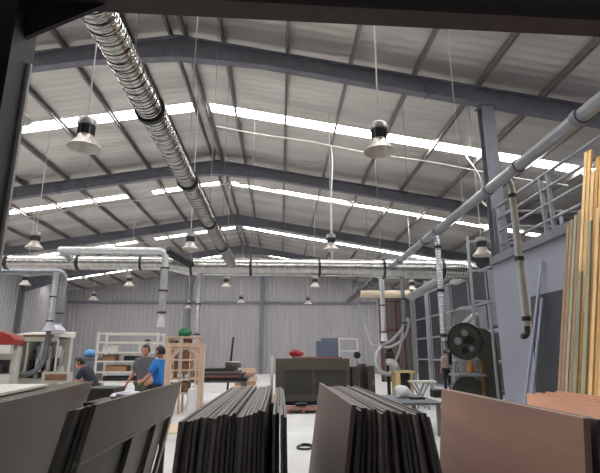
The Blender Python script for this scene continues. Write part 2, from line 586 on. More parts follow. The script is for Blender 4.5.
# ------------------------------------------------------------------ ducts
DZ = 4.1
ld = thing('ventilation_duct', 'long shiny spiral duct hanging lengthways left of centre under the roof', 'duct', (-1.47, 3, DZ))
MB().tube([(-1.47, 3.0, DZ), (-1.47, 13.78, DZ)], 0.138, 20).build('tube', 'galv_y', ld, smooth=True)
hx = []
for k in range(int(10.6 / 0.13) * 20):
    a = 2 * PI * k / 20
    hx.append((-1.47 + 0.1385 * math.cos(a), 3.05 + 0.13 * k / 20, DZ + 0.1385 * math.sin(a)))
MB().tube(hx, 0.0045, 5).build('spiral_seam', 'ring', ld, label='dark spiral seam wound round the duct')
for yy in (4.85, 7.05, 9.4, 11.6):
    MB().tube([(-1.47, yy - 0.035, DZ), (-1.47, yy - 0.03, DZ), (-1.47, yy + 0.03, DZ), (-1.47, yy + 0.035, DZ)], [0.138, 0.168, 0.168, 0.138], 20).build('flange_ring', 'ring', ld)
for yy in (4.2, 7.05, 9.4, 11.6):
    MB().tube([(-1.47, yy, DZ + 0.15), (-1.47, yy, zroof(-1.45) - 0.2)], 0.006, 5).build('hanger_wire', 'wire', ld)

CY = 14.1
CZD = 4.02
md = thing('main_duct', 'large spiral main duct crossing the hall from left to right', 'duct', (0, CY, CZD))
DUCT = [(-14.5, 0.205, 4.13), (-3.35, 0.205, 4.12), (-2.75, 0.255, 4.02), (2.7, 0.255, 4.02), (3.1, 0.295, 4.0), (5.35, 0.295, 4.0)]


def duct_at(x):
    for (xa, ra, za), (xb, rb, zb_) in zip(DUCT, DUCT[1:]):
        if x <= xb:
            t = max(0, (x - xa) / (xb - xa))
            return ra + (rb - ra) * t, za + (zb_ - za) * t
    return DUCT[-1][1], DUCT[-1][2]


bend = arc((5.35, CY, 4.0), (5.86, CY, 4.0), (5.86, CY + 0.45, 4.0), 6)[1:] + [Vector((5.86, CY + 1.4, 4.0))]
MB().tube([(x, CY, z) for x, r_, z in DUCT] + bend, [q[1] for q in DUCT] + [0.295] * len(bend), 24).build('tube', 'galv_x', md, smooth=True)
hx = []
for k in range(int(19.7 / 0.24) * 20):
    a = 2 * PI * k / 20
    xx = -14.4 + 0.24 * k / 20
    rr_, zz_ = duct_at(xx)
    hx.append((xx, CY + (rr_ + 0.0005) * math.cos(a), zz_ + (rr_ + 0.0005) * math.sin(a)))
MB().tube(hx, 0.004, 5).build('spiral_seam', 'galv', md)
for xx in (-12.2, -10.1, -8.05, -6.0, -4.15, -2.65, -0.9, 1.15, 3.1, 4.9):
    rr_, zz_ = duct_at(xx)
    MB().tube([(xx - 0.035, CY, zz_), (xx - 0.03, CY, zz_), (xx + 0.03, CY, zz_), (xx + 0.035, CY, zz_)], [rr_, rr_ + 0.025, rr_ + 0.025, rr_], 24).build('flange_ring', 'ring', md)
for xx in (-10.1, -6.0, -0.9, 3.0):
    MB().tube([(xx, CY, CZD + 0.2), (xx, CY, zroof(xx))], 0.006, 5).build('hanger_wire', 'wire', md)


def cone_hood(mb, p, r0, r1, h):
    p = Vector(p)
    mb.tube([p, p - Vector((0, 0, 0.06)), p - Vector((0, 0, h)), p - Vector((0, 0, h + 0.05))], [r0, r0, r1, r1], 14)


def drop_pipe(label, x, y, z0, z1, r, hood=None, hose=None, m='galv_z', rings=True, group='drop pipes'):
    d = thing('drop_pipe', label, 'pipe', (x, y, z1), group)
    MB().tube([(x, y, z0), (x, y, z1)], r, 14).build('tube', m, d, smooth=True)
    if rings:
        for k in range(2):
            zz = z0 + (z1 - z0) * (0.5 + 0.48 * k)
            MB().tube([(x, y, zz - 0.02), (x, y, zz + 0.02)], r * 1.18, 14).build('clamp_ring', 'ring', d)
    if hood:
        q = MB()
        cone_hood(q, (x, y, z1), r * 1.05, hood, 0.2)
        q.build('hood', 'plastic', d, smooth=True)
    if hose:
        MB().tube(spline(hose), r * 0.8, 10).build('hose', 'hose_dark', d, smooth=True)
    return d


# drop to the edge banding machine
p = atY(57, 266, CY)
MX = p.x
drop_pipe('ribbed drop pipe from the main duct down to the open-hooded white machine', MX, CY, CZD - 0.2, 2.38, 0.085, 0.16,
          [(MX, CY, 2.14), (MX, CY - 0.02, 1.7), (MX - 0.02, CY - 0.12, 1.25), (MX - 0.18, CY - 0.25, 1.0), (MX - 0.5, CY - 0.2, 0.92)])
# bent pipe behind it
yb_ = 14.75
pz = atY(30, 272, yb_).z
xa = atY(64, 280, yb_).x
bp = thing('bent_pipe', 'smooth grey pipe coming in from the left edge and bending down to the machine hood', 'pipe', (xa, yb_, 2.2))
MB().tube([(-14, yb_, pz), (xa - 0.25, yb_, pz)] + arc((xa - 0.25, yb_, pz), (xa, yb_, pz), (xa, yb_, pz - 0.25))[1:] + [(xa - 0.02, yb_, 2.36)], 0.1, 16).build('tube', 'pipe', bp, smooth=True)
q = MB()
cone_hood(q, (xa - 0.02, yb_, 2.38), 0.11, 0.24, 0.2)
q.build('hood', 'plastic', bp, smooth=True)
MB().tube([(xa, yb_, 2.66), (xa, yb_, 2.7)], 0.12, 14).build('clamp_ring', 'ring', bp)
MB().tube([(-9.6, yb_, pz + 0.1), (-9.6, yb_, zroof(-9.6))], 0.006, 5).build('hanger_wire', 'wire', bp)
# second cross pipe, above and in front of the main duct, with its elbow
y2 = 13.35
p1 = atY(60, 249, y2)
p2 = atY(166, 251, y2)
up = thing('branch_duct', 'slim duct above the main duct ending in an elbow and white-tipped drop', 'duct', (p2.x, y2, 2.4))
zz = p2.z
MB().tube([(p1.x, y2, zz), (p2.x - 0.22, y2, zz)] + arc((p2.x - 0.22, y2, zz), (p2.x, y2, zz), (p2.x, y2, zz - 0.24))[1:] + [(p2.x, y2, 2.55)], 0.1, 16).build('tube', 'galv', up, smooth=True)
for z_ in (zz - 0.5, 3.2, 2.6):
    MB().tube([(p2.x, y2, z_ - 0.02), (p2.x, y2, z_ + 0.02)], 0.125, 14).build('clamp_ring', 'ring', up)
q = MB()
cone_hood(q, (p2.x, y2, 2.54), 0.075, 0.115, 0.28)
q.build('hood', 'plastic', up, smooth=True)
MB().tube([(p2.x, y2, zz + 0.02), (p2.x + 0.62, CY - 0.25, CZD + 0.06)], 0.14, 14).build('connecting_tube', 'ring', up)
MB().tube([(p1.x, y2, zz), (p1.x, CY - 0.1, CZD + 0.24)], 0.1, 14).build('riser', 'galv_z', up)
pd = atY(200, 270, CY)
drop_pipe('thin drop pipe from the main duct to the timber rack, left of centre', pd.x, CY, CZD - 0.2, 2.0, 0.08, 0.13)
pd = atY(402, 280, CY)
drop_pipe('plain drop pipe under the joint of main duct and right-hand pipe', pd.x, CY, CZD - 0.2, 2.35, 0.06, None, m='pipe')
YH = 15.6
pd = atY(382, 290, YH)
dp = drop_pipe('stout drop pipe with a white tip feeding the flexible hoses', pd.x, YH, 3.95, 2.15, 0.085, 0.11)
MB().tube([(pd.x, YH, 3.95), (pd.x, YH, zroof(pd.x))], 0.006, 5).build('hanger_wire', 'wire', dp)
HX = pd.x

# right pipe, lengthways
RX, RZ = 3.25, 3.98
rp = thing('dust_pipe', 'long grey dust pipe running lengthways along the right side with tee joints', 'pipe', (RX, 6, RZ))
MB().tube([(RX, 2.9, RZ), (RX, 13.82, RZ)], 0.08, 16).build('tube', 'pipe', rp, smooth=True)
for yy in (4.6, 6.0, 6.95, 9.45, 10.35, 12.6, 13.5):
    MB().tube([(RX, yy - 0.05, RZ), (RX, yy + 0.05, RZ)], 0.098, 16).build('coupling', 'steel_dark', rp)
for yy in (4.0, 8.0, 11.5):
    MB().tube([(RX, yy, RZ + 0.08), (RX, yy, zroof(RX))], 0.005, 5).build('hanger_wire', 'wire', rp)
for yy, z1, rr in ((6.48, 1.84, 0.05), (9.88, 1.75, 0.06)):
    tp = thing('drop_pipe', 'elbowed drop pipe from the right dust pipe hanging before the blue-grey wall' if yy < 7 else 'pale elbowed drop pipe from the right dust pipe, left of the ladder frame', 'pipe', (RX + 0.2, yy, z1), 'drop pipes')
    MB().tube([(RX + 0.03, yy, RZ)] + arc((RX + 0.05, yy, RZ), (RX + 0.13, yy, RZ), (RX + 0.13, yy, RZ - 0.2))[0:] + [(RX + 0.13, yy, z1)], rr, 14).build('tube', 'hose' if yy < 7 else 'galv_z', tp, smooth=True)
    for z_ in (RZ - 0.26, RZ - 1.2, z1 + 0.1):
        MB().tube([(RX + 0.13, yy, z_ - 0.03), (RX + 0.13, yy, z_ + 0.03)], rr * 1.25, 14).build('clamp_ring', 'ring', tp)
    if yy < 7:
        MB().tube(arc((RX + 0.13, yy, z1), (RX + 0.13, yy, z1 - 0.16), (RX + 0.04, yy, z1 - 0.13)), rr * 0.8, 12).build('end_hook', 'ring', tp)
# continuing pipe beyond the main duct
rp2 = thing('dust_pipe', 'dark diagonal dust pipe receding beyond the main duct towards the far wall', 'pipe', (RX, 17, 3.98))
MB().tube([(RX, 16.2, 3.98), (RX, 22.6, 3.98)], 0.11, 14).build('tube', 'ring', rp2, smooth=True)
MB().tube([(RX, 16.2, 4.05), (RX, 22.6, 4.05), (RX, 22.6, zroof(RX))], 0.006, 5).build('hanger_wire', 'wire', rp2)
for yy in (16.9, 19.5):
    MB().tube([(RX, yy - 0.06, 3.98), (RX, yy + 0.06, 3.98)], 0.15, 14).build('coupling', 'steel_dark', rp2)
pA, pB = atY(361, 294, 17.4), atY(411, 294, 17.4)
cp_ = thing('cream_duct', 'cream-coloured short cross duct lying below the main duct', 'duct', (pA.x, 17.4, pA.z))
MB().tube([pA, pB], 0.13, 16).build('tube', 'cream', cp_, smooth=True)
MB().tube([pA + Vector((0.3, 0, 0.13)), Vector((pA.x + 0.3, 17.4, zroof(pA.x)))], 0.006, 5).build('hanger_wire', 'wire', cp_)
MB().tube([pB - Vector((0.05, 0, 0)), pB + Vector((0.05, 0, 0))], 0.16, 16).build('flange_ring', 'ring', cp_)
pC = atY(411, 297, 17.2)
pD = atY(452, 273, 15.2)
MB().tube([pC, pD], 0.15, 14).build('branch', 'pipe', cp_, smooth=True)

# flexible hoses under the drop pipes
def hose(label, pts, r, m='hose'):
    path = spline([atY(a, b, c) for a, b, c in pts], 8)
    mb = MB()
    # ribbed surface
    fine, rad = [], []
    for i in range(len(path) - 1):
        for k in range(3):
            fine.append(path[i].lerp(path[i + 1], k / 3))
            rad.append(r * (1.0 if k % 2 else 0.88))
    fine.append(path[-1])
    rad.append(r)
    mb.tube(fine, [q * 0.82 for q in rad], 10)
    o = mb.build('flexible_hose', m, loc=path[-1], smooth=True)
    return tag(o, label, 'hose', 'flexible dust hoses')


hose('thin silver hose hanging slack from the dark diagonal pipe to the white tip', [(358, 303, 16.4), (364, 322, 16.3), (371, 343, 16), (376, 346, 15.8), (381, 344, 15.6)], 0.045)
hose('pale hose looping up from the white tip to the plain drop pipe', [(383, 345, 15.6), (392, 340, 15.4), (401, 330, 15.1), (406, 320, 14.7), (409, 321, 14.5), (407, 332, 14.6), (400, 342, 15), (390, 347, 15.4), (384, 347, 15.6)], 0.055)
hose('thick grey hose curving down from the white tip to the pale box machine', [(381, 346, 15.6), (377, 354, 15.4), (376, 363, 15.2), (380, 371, 15), (387, 374, 14.8), (393, 373, 14.6)], 0.085)
hose('short hose dropping from the plain drop pipe to the silver dust port', [(403, 324, 14.1), (402, 338, 14.3), (399, 352, 14.5), (395, 361, 14.6), (390, 366, 14.6)], 0.05)

# ------------------------------------------------------------------ pendant lamps
LX = [-10.65, -6.5, -2.42, 1.43, 5.93]
zl = 4.3
proto = None
lamps = [(1.41, 6.3, 'large bell pendant lamp hanging in the upper right of centre, nearest the entrance'),
         (-2.8, 6.34, 'large bell pendant lamp hanging in the upper left, left of the long spiral duct'),
         (-6.75, 12.96, 'cream bell pendant lamp just above the left end of the main duct'),
         (-2.51, 12.91, 'cream bell pendant lamp above the main duct, beside the long spiral duct'),
         (1.39, 12.88, 'cream bell pendant lamp above the main duct near the middle of the hall'),
         (4.78, 10.85, 'cream bell pendant lamp between the ladder posts on the right'),
         (-3.35, 5.48, 'pendant lamp half hidden behind the dark entrance post'),
         (-10.65, 20.14, 'small white pendant lamp below the main duct, by the bent pipe at far left'),
         (-6.41, 20.27, 'small pendant lamp below the main duct, between the left drop pipes'),
         (-9.92, 25.64, 'tiny white pendant lamp over the white shelf rack, before the girt'),
         (-2.34, 20.4, 'small pendant lamp below the main duct, above the boat-shaped sheet pile'),
         (-2.21, 26.8, 'tiny pendant lamp at the girt, right above the leaning black pole'),
         (1.47, 20.25, 'small pendant lamp below the main duct, above the olive cabinet'),
         (1.57, 27.18, 'tiny pendant lamp at the girt, above the olive cabinet'),
         (5.89, 21.03, 'small pendant lamp beside the end of the cream duct'),
         (-5.71, 29.83, 'tiny pendant lamp at the girt, between the two left-centre drop pipes')]
for i, (x, yv, lab) in enumerate(lamps):
    if proto is None:
        proto = thing('pendant_lamp', lab, 'lamp', (x, yv, zl), 'bell pendant lamps')
        c = Vector((x, yv, zl))
        out = [(0.10, 0.20), (0.105, 0.17), (0.125, 0.13), (0.165, 0.08), (0.215, 0.03), (0.235, 0.0)]
        inn = [(0.222, 0.004), (0.20, 0.033), (0.15, 0.08), (0.11, 0.125), (0.09, 0.165), (0.085, 0.19), (0.0005, 0.19)]
        MB()._lathe(out + inn, c, 28).build('lamp_shade', 'shade', proto, smooth=True)
        MB()._lathe([(0.0005, 0.15), (0.08, 0.15), (0.088, 0.165), (0.088, 0.18)], c, 20).build('lens', 'lens', proto, smooth=True)
        nk = MB()._lathe([(0.06, 0.195), (0.102, 0.195), (0.102, 0.34), (0.06, 0.34)], c, 24)
        for k in range(14):
            a = 2 * PI * k / 14
            nk.box(c + Vector((0.107 * math.cos(a), 0.107 * math.sin(a), 0.268)), (0.02, 0.006, 0.14), (0, 0, a))
        nk.build('neck', 'lamp_neck', proto)
        MB()._lathe([(0.0005, 0.335), (0.12, 0.335), (0.134, 0.35), (0.134, 0.42), (0.115, 0.445), (0.02, 0.455), (0.02, 0.49), (0.0005, 0.49)], c, 24).build('cap', 'lamp_cap', proto, smooth=True)
        MB().tube([c + Vector((0, 0, 0.48)), Vector((x, yv, zroof(x) + 0.005))], 0.011, 6).build('cable', 'cable', proto)
        L0 = zroof(x) + 0.005 - (zl + 0.48)
    else:
        zz_ = 3.75 if yv == 10.85 else zl
        r = copy_tree(proto, (x, yv, zz_))
        r['label'] = lab
        # its own cable length: the roof is lower or higher there
        for ch in r.children:
            if ch.name.startswith('cable'):
                k = (zroof(x) + 0.005 - (zz_ + 0.48)) / L0
                ch.scale.z = k
                ch.location.z = 0.48 * (1 - k)

# conduits along the roof that feed the lamps
def roof_cable(label, yv, pts, r=0.018, m='cable'):
    o = MB().tube(spline(pts, 6), r, 6).build('power_cable', m, loc=pts[0])
    return tag(o, label, 'cable', 'white roof cables')


roof_cable('white cable running under the roof beside the first lit roof strip', 14.4,
           [(x, 14.5, zroof(x) - 0.23 - 0.03 * math.sin(k * 2.1)) for k, x in enumerate([-2.2, -0.7, 0.9, 1.6, 3.2, 4.8, 6.3, 8, 9.5])], 0.022)
roof_cable('white cable running under the roof in front of the second lit roof strip', 19.0,
           [(x, 19.2, zroof(x) - 0.45 - 0.06 * math.sin(k * 1.7) - (0.35 if x < -3 else 0)) for k, x in enumerate([-14, -11, -8.3, -5.2, -2.1, 1, 4.1, 7.2, 10.3])], 0.03)
roof_cable('white cable running under the roof in front of the third lit roof strip', 27.0,
           [(x, 27.0, zroof(x) - 0.5 - 0.05 * math.sin(k * 1.9)) for k, x in enumerate([-14, -11, -8.3, -5.2, -2.1, 1, 4.1, 7.2, 10.3])], 0.03)
roof_cable('white cable dropping from the first lit roof strip to the main duct', 14.4,
           [(1.62, 14.52, zroof(1.62) - 0.2), (1.66, 14.52, 7.6), (1.6, 14.5, 6.2), (1.6, 14.45, 4.3)], 0.02)
roof_cable('white cable slanting down from the roof to the mezzanine column', 13,
           [(5.9, 13.9, zroof(5.9) - 0.1), (5.7, 12.6, 6.4), (5.55, 12.3, 5.6), (5.4, 11.3, 5.0)], 0.02)

# ------------------------------------------------------------------ mezzanine on the right
WX = 4.72
wl = MB().bb((WX, 2.3, 0), (WX + 0.28, 10.28, 3.41))
struct(wl.build('wall_mezzanine', 'blue_wall'))
struct(MB().bb((WX + 0.0, 2.3, 3.41), (XE, 10.28, 3.57)).build('floor_mezzanine', 'steel_dark'))
eb = thing('edge_channel', 'dark steel edge channel along the top of the blue-grey wall', 'beam', (WX, 6, 3.41))
MB().bb((WX - 0.03, 2.3, 3.39), (WX - 0.001, 10.32, 3.58)).build('web', 'steel_dark', eb)
MB().bb((WX - 0.09, 2.3, 3.39), (WX - 0.03, 10.32, 3.405)).build('lower_lip', 'steel_dark', eb)
rl = thing('guard_railing', 'grey four-bar steel railing on top of the blue-grey wall', 'railing', (WX + 0.08, 6, 3.57))
for k, z in enumerate((3.8, 4.1, 4.39, 4.66)):
    MB().tube([(WX + 0.08, 2.4, z), (WX + 0.08, 9.98, z)], 0.034 if k == 3 else 0.028, 10).build('rail', 'pipe', rl, smooth=True)
for yv in (3.0, 5.4, 8.12, 7.88, 9.93):
    MB().bb((WX + 0.05, yv - 0.03, 3.57), (WX + 0.11, yv + 0.03, 4.68)).build('post', 'pipe', rl)
rl2 = thing('guard_railing', 'short steel railing along the far end of the mezzanine', 'railing', (7, 10.2, 3.57))
for z in (3.9, 4.3, 4.66):
    MB().tube([(WX + 0.36, 10.2, z), (XE - 1, 10.2, z)], 0.028, 8).build('rail', 'pipe', rl2, smooth=True)
for x in (6.4, 8, 9.6, 11):
    MB().bb((x - 0.03, 10.17, 3.57), (x + 0.03, 10.23, 4.7)).build('post', 'pipe', rl2)
# things stored on the mezzanine
for k, (x, yv, s, c, lab) in enumerate([(6.6, 9.3, (0.7, 0.6, 0.6), 'white', 'white carton behind the railing on the mezzanine'), (7.6, 8.3, (0.8, 0.7, 0.75), 'part_dk', 'dark crate behind the railing on the mezzanine')]):
    o = MB().box((x, yv, 3.57 + s[2] / 2), s).build('storage_crate', c, loc=(x, yv, 3.57), bevel=0.02)
    tag(o, lab, 'crate')

# ladder-like steel frame at the mezzanine end
lf = thing('ladder_frame', 'grey steel ladder frame standing at the end of the blue-grey wall', 'ladder', (5.9, 13.55, 0))
la, lb_ = 5.55, 6.45
for x, t in ((la, 4.9), (lb_, 5.1)):
    MB().bb((x - 0.035, 13.52, 0), (x + 0.035, 13.58, t)).build('stile', 'frame_lt' if x == la else 'steel_dark', lf)
for z in (0.5, 1.25, 2.1, 2.98, 3.87, 4.75):
    MB().bb((la, 13.53, z - 0.03), (lb_, 13.57, z + 0.03)).build('rung', 'frame_lt', lf)

# partition wall of framed sheets on the right, beyond the bandsaw
PX = 7.8
struct(MB().bb((PX, 13.5, 0), (PX + 0.1, 27.5, 4.7)).build('wall_partition', 'part_dk'))
pf = thing('partition_frame', 'pale steel grid frame in front of the dark sheets on the right', 'frame', (PX, 20, 0))
for z in (0.06, 1.25, 2.35, 3.4, 4.66):
    MB().bb((PX - 0.06, 13.5, z - 0.04), (PX - 0.005, 27.5, z + 0.04)).build('rail', 'frame_lt', pf)
for yv in (13.6, 15.6, 17.6, 19.4, 21.4, 23.2, 24.6, 25.4, 27.4):
    MB().bb((PX - 0.04, yv - 0.03, 0), (PX - 0.002, yv + 0.03, 4.7)).build('post', 'frame_lt', pf)
for k, (ya, yb2, za, zb2, m) in enumerate([(13.9, 15.5, 0.1, 3.3, 'part_lt'), (17.8, 19.2, 1.4, 3.3, 'part_lt'), (21.6, 23, 0.2, 4.6, 'part_lt'), (15.8, 17.4, 2.5, 4.5, 'part_lt')]):
    MB().bb((PX - 0.03, ya, za), (PX - 0.004, yb2, zb2)).build('infill_sheet', m, pf, label='lighter grey sheet')
rs = thing('rust_partition', 'rust-brown ribbed sheet partition with thin red bars behind the hoses', 'partition', (6.6, 28, 0))
xa_, xb_ = atY(381, 370, 28).x, PX
mbx = profiled((xa_, 28), (xb_, 28), 0, lambda p: 4.75, 0.25, 0.03)
mbx.build('sheet', 'rust', rs)
for z in (2.9, 4.55):
    MB().bb((xa_, 27.9, z - 0.03), (xb_, 27.96, z + 0.03)).build('bar', 'rust_bar', rs)
for x in (xa_ + 0.1, (xa_ + xb_) / 2, xb_ - 0.6):
    MB().bb((x - 0.03, 27.9, 0), (x + 0.03, 27.96, 4.6)).build('bar', 'rust_bar', rs)
sp_ = atY(414, 350, 27.7)
tag(MB().bb((sp_.x - 0.07, 27.6, 0), (sp_.x + 0.07, 27.74, 4.9)).build('corner_post', 'frame_lt', loc=(sp_.x, 27.7, 0)), 'pale steel corner post between rust partition and dark framed sheets', 'post')

# ------------------------------------------------------------------ boards in the foreground
def board(name, label, xb, xt, ya, yb, h, th, m, group, yaw=0.0, cat='board', pivot=None, z0=0.0):
    """A sheet standing on its long edge; foot at xb, head at xt; long side from ya to yb."""
    mb = MB()
    lean = Vector((xt - xb, 0, h))
    t = Vector((th, 0, 0))
    o = Vector((xb, ya, z0))
    d = Vector((0, yb - ya, 0))
    q = [o, o + t, o + t + lean, o + lean]
    mb.prism(q, d)
    if yaw:
        pv = Vector(pivot)
        rm = Matrix.Rotation(yaw, 3, 'Z')
        mb.v = [rm @ (p - pv) + pv for p in mb.v]
    b = mb.build(name, m, loc=(xb, (ya + yb) / 2, z0), bevel=0.0015)
    return tag(b, label, cat, group)


# stack 1, far left
for k in range(5):
    board('wood_panel', 'taupe board under the white sheet at far left, %s' % (['its face turned to the hall', 'second of the five', 'third of the five', 'fourth of the five', 'hindmost of the five'][k]),
          -2.23 - 0.05 * k, -1.95 - 0.05 * k, 3.1 + 0.03 * k, 5.75 - 0.02 * k, 1.165, 0.03, BOARD[1], 'boards in the far left stack', 0.15, 'board', (-2.0, 4.4, 0))
ws = MB().box((-2.25, 3.9, 1.187), (0.5, 1.5, 0.02), (0, 0.0, 0.17))
tag(ws.build('white_sheet', 'white', loc=(-2.25, 3.9, 1.177)), 'white board lying flat on top of the far left board stack', 'board')
# stack 2: framed door-like panel in front, plain boards behind
y2a, y2b = 2.68, 4.9
fr = thing('framed_panel', 'dark framed panel with tall openings facing out of the second stack from left', 'panel', (-1.25, 3.7, 0), 'boards in the second stack')




fm = MB()


def slab(mb, z0, z1, ya, yb, xoff=0.0, th=0.03, xb=-1.22, sl=0.26 / 1.2):
    q = [Vector((xb + xoff - th + sl * z0, ya, z0)), Vector((xb + xoff + sl * z0, ya, z0)), Vector((xb + xoff + sl * z1, ya, z1)), Vector((xb + xoff - th + sl * z1, ya, z1))]
    mb.prism(q, (0, yb - ya, 0))


slab(fm, 0.92, 1.2, y2a, y2b)
fm.build('top_rail', BOARD[2], fr)
fm = MB()
slab(fm, 0.9, 0.92, y2a, y2b, 0.006, 0.036)
fm.build('edge_strip', BOARD[3], fr, label='lighter edging strip')
fm = MB()
slab(fm, 0.0, 0.12, y2a, y2b)
fm.build('bottom_rail', BOARD[2], fr)
for ya, yb in ((y2a, y2a + 0.12), (3.62, 3.74), (4.28, 4.36), (y2b - 0.1, y2b)):
    fm = MB()
    slab(fm, 0.12, 0.9, ya, yb)
    fm.build('stile', BOARD[2], fr)
for k in range(4):
    board('wood_panel', 'dark board with black end, %s behind the framed panel' % ORD[k], -1.282 - 0.03 * k, -1.022 - 0.028 * k, y2a - 0.04 * ((k * 2) % 3), y2b - 0.1, 1.19 - 0.008 * k, 0.02, BOARD['d' if k % 2 else 2], 'boards in the second stack')


def fan(name, n, tops, bots, ya, yb, h, th, mats, labf, group, seed, jit=0.05):
    r = random.Random(seed)
    for k in range(n):
        t = k / (n - 1)
        xt = tops[0] + (tops[1] - tops[0]) * t
        xb = bots[0] + (bots[1] - bots[0]) * t
        board(name, labf(k), xb, xt, ya(t) + r.uniform(-jit, jit), yb + r.uniform(-jit, jit), h + r.uniform(-0.012, 0.01), th, mats[k % len(mats)], group)


G3 = [BOARD[3], BOARD[3], BOARD['r'], BOARD[3], BOARD['d'], BOARD[3], BOARD[3]]
fan('wood_panel', 19, (-0.43, -0.085), (-0.52, -0.085), lambda t: 2.2 + 0.22 * t + 0.03 * math.sin(t * 15), 4.45, 1.18, 0.0155, G3,
    lambda k: 'grey board standing on edge, %s from the left in the centre fanned stack' % ORD[k], 'boards in the centre fanned stack', 3, 0.04)
fan('wood_panel', 4, (-0.032, 0.022), (-0.032, 0.045), lambda t: 2.42, 4.4, 1.17, 0.014, [BOARD[3], BOARD['d'], BOARD[3]],
    lambda k: 'grey board, %s in the thin row beside the centre fanned stack' % ORD[k], 'boards in the thin row', 5, 0.05)
o = MB().bb((-0.062, 3.6, 0), (-0.04, 4.5, 1.12)).build('timber_strip', 'pine', loc=(-0.04, 4, 0))
tag(o, 'pale timber strip wedged between the centre fanned stack and the thin row', 'timber')
board('wood_panel', 'mauve-grey board face turned to the viewer, leftmost of the right-centre stack', 0.21, 0.375, 2.6, 4.68, 1.2, 0.025, BOARD[4], 'boards in the right-centre stack')
fan('wood_panel', 17, (0.415, 0.69), (0.27, 0.90), lambda t: 2.62 - 0.28 * t + 0.03 * math.sin(t * 14), 4.5, 1.18, 0.0155, [BOARD['d'], BOARD[3], BOARD['d'], BOARD['r'], BOARD['d']],
    lambda k: 'grey board with black end, %s from the mauve board in the right-centre stack' % ORD[k], 'boards in the right-centre stack', 9, 0.05)
for k in range(7):
    board('wood_panel', ('red-brown plywood board with dark knots, front of the stack on the right' if k == 0 else 'dark board behind the red-brown plywood, %s from its front' % ORD[k]),
          1.13 + 0.052 * k, 1.25 + 0.052 * k, 2.03 - 0.01 * k, 3.8 - 0.02 * k, (1.2, 1.195, 1.06, 1.05, 1.06, 1.05, 1.055)[k], 0.03 if k == 0 else 0.026, BOARD[5] if k == 0 else BOARD['d'], 'boards in the stack on the right')
for k in range(4):
    board('plywood_sheet', 'orange plywood sheet standing before the timber planks, %s' % (['nearest the red-brown stack', 'second of the four', 'third of the four', 'nearest the planks'][k]),
          2.82 + 0.06 * k, 2.9 + 0.06 * k, 3.9, 5.75 - 0.1 * k, 1.02 + 0.015 * k, 0.035, 'ply', 'orange plywood sheets')
bx = MB().box((-2.2, 6.9, 0.5), (0.5, 0.5, 0.94))
p_ = atY(104, 394, 6.6)
o = MB().bb((p_.x - 0.22, 6.4, 0), (p_.x + 0.18, 6.9, atY(104, 388, 6.4).z)).build('storage_bin', 'olive_dk', loc=(p_.x, 6.6, 0), bevel=0.02)
tag(o, 'dark green bin standing behind the two left stacks', 'bin')
zc = atY(104, 388, 6.4).z
pc = atY(127, 396, 5.6)
tb = thing('low_bench', 'low dark bench carrying a crumpled cloth behind the framed panel', 'bench', (pc.x, 5.6, 0))
MB().bb((pc.x - 0.35, 5.3, pc.z - 0.08), (pc.x + 0.4, 5.95, pc.z - 0.04)).build('bench_top', 'brown', tb)
for sx in (-0.3, 0.35):
    for sy in (5.34, 5.9):
        MB().bb((pc.x + sx - 0.03, sy - 0.03, 0), (pc.x + sx + 0.03, sy + 0.03, pc.z - 0.08)).build('leg', 'brown', tb)
o = MB().blob((pc.x, 5.6, pc.z - 0.005), (0.34, 0.3, 0.12), 4, 0.25, flat=0.6).build('crumpled_cloth', 'plastic', loc=(pc.x, 5.6, pc.z - 0.04), smooth=True)
tag(o, 'crumpled lilac-white cloth lying on the low bench', 'cloth')

# ------------------------------------------------------------------ left machinery
em = thing('edge_banding_machine', 'white machine with raised open hood over dark tooling, at the left', 'machine', (-6.5, 14, 0))
y_ = 14.45
xl, xr, zt = atY(22, 333, 14.9).x, atY(68, 333, 14.9).x, 2.1
MB().bb((xl, y_ - 0.1, 0), (xr + 0.1, y_ + 0.9, 0.82)).build('base_cabinet', 'offwhite', em, bevel=0.02)
MB().bb((xl, y_ + 0.7, 0.82), (xr, y_ + 0.9, zt - 0.12)).build('rear_panel', 'offwhite', em)
mb = MB().prism([(xl - 0.05, y_ - 0.15, 0.82), (xl + 0.25, y_ - 0.15, 0.82), (xl + 0.45, y_ - 0.2, zt - 0.12), (xl + 0.18, y_ - 0.2, zt - 0.12)], (0, 0.85, 0))
mb.build('side_panel', 'offwhite', em)
hd = MB().prism([(xl + 0.1, y_ - 0.2, zt - 0.12), (xl + 0.1, y_ - 0.2, zt - 0.06), (xl + 0.1, y_ + 0.9, zt + 0.06), (xl + 0.1, y_ + 0.9, zt - 0.12)], (xr - xl - 0.05, 0, 0))
hdo = hd.build('hood', 'white', em, bevel=0.01)
MB().bb((xl + 0.2, y_ - 0.24, zt - 0.26), (xr + 0.02, y_ - 0.2, zt - 0.14)).build('hood_front', 'offwhite', hdo)
MB().bb((xl + 0.4, y_ - 0.225, zt - 0.13), (xr - 0.1, y_ - 0.205, zt - 0.075)).build('hood_strip', 'woodmix', hdo)
for k in range(3):
    x = xl + 0.5 + 0.42 * k
    MB().bb((x, y_ - 0.16, 1.0), (x + 0.045, y_ - 0.12, zt - 0.2)).build('upright', 'white', em)
rr = random.Random(5)
for k in range(7):
    x = xl + 0.35 + 0.16 * k
    g = MB()
    g.bb((x, y_ + 0.1, 0.82), (x + 0.1, y_ + 0.35, 1.15 + rr.uniform(0, 0.25)))
    g.tube([(x + 0.05, y_ + 0.1, 1.0), (x + 0.05, y_ + 0.02, 1.0)], 0.06, 12)
    g.tube([(x + 0.02, y_ + 0.2, 1.2), (x + 0.06, y_ + 0.2, 1.62)], 0.035, 8)
    g.build('tool_head', 'dark_guts' if k % 2 else 'offwhite', em)
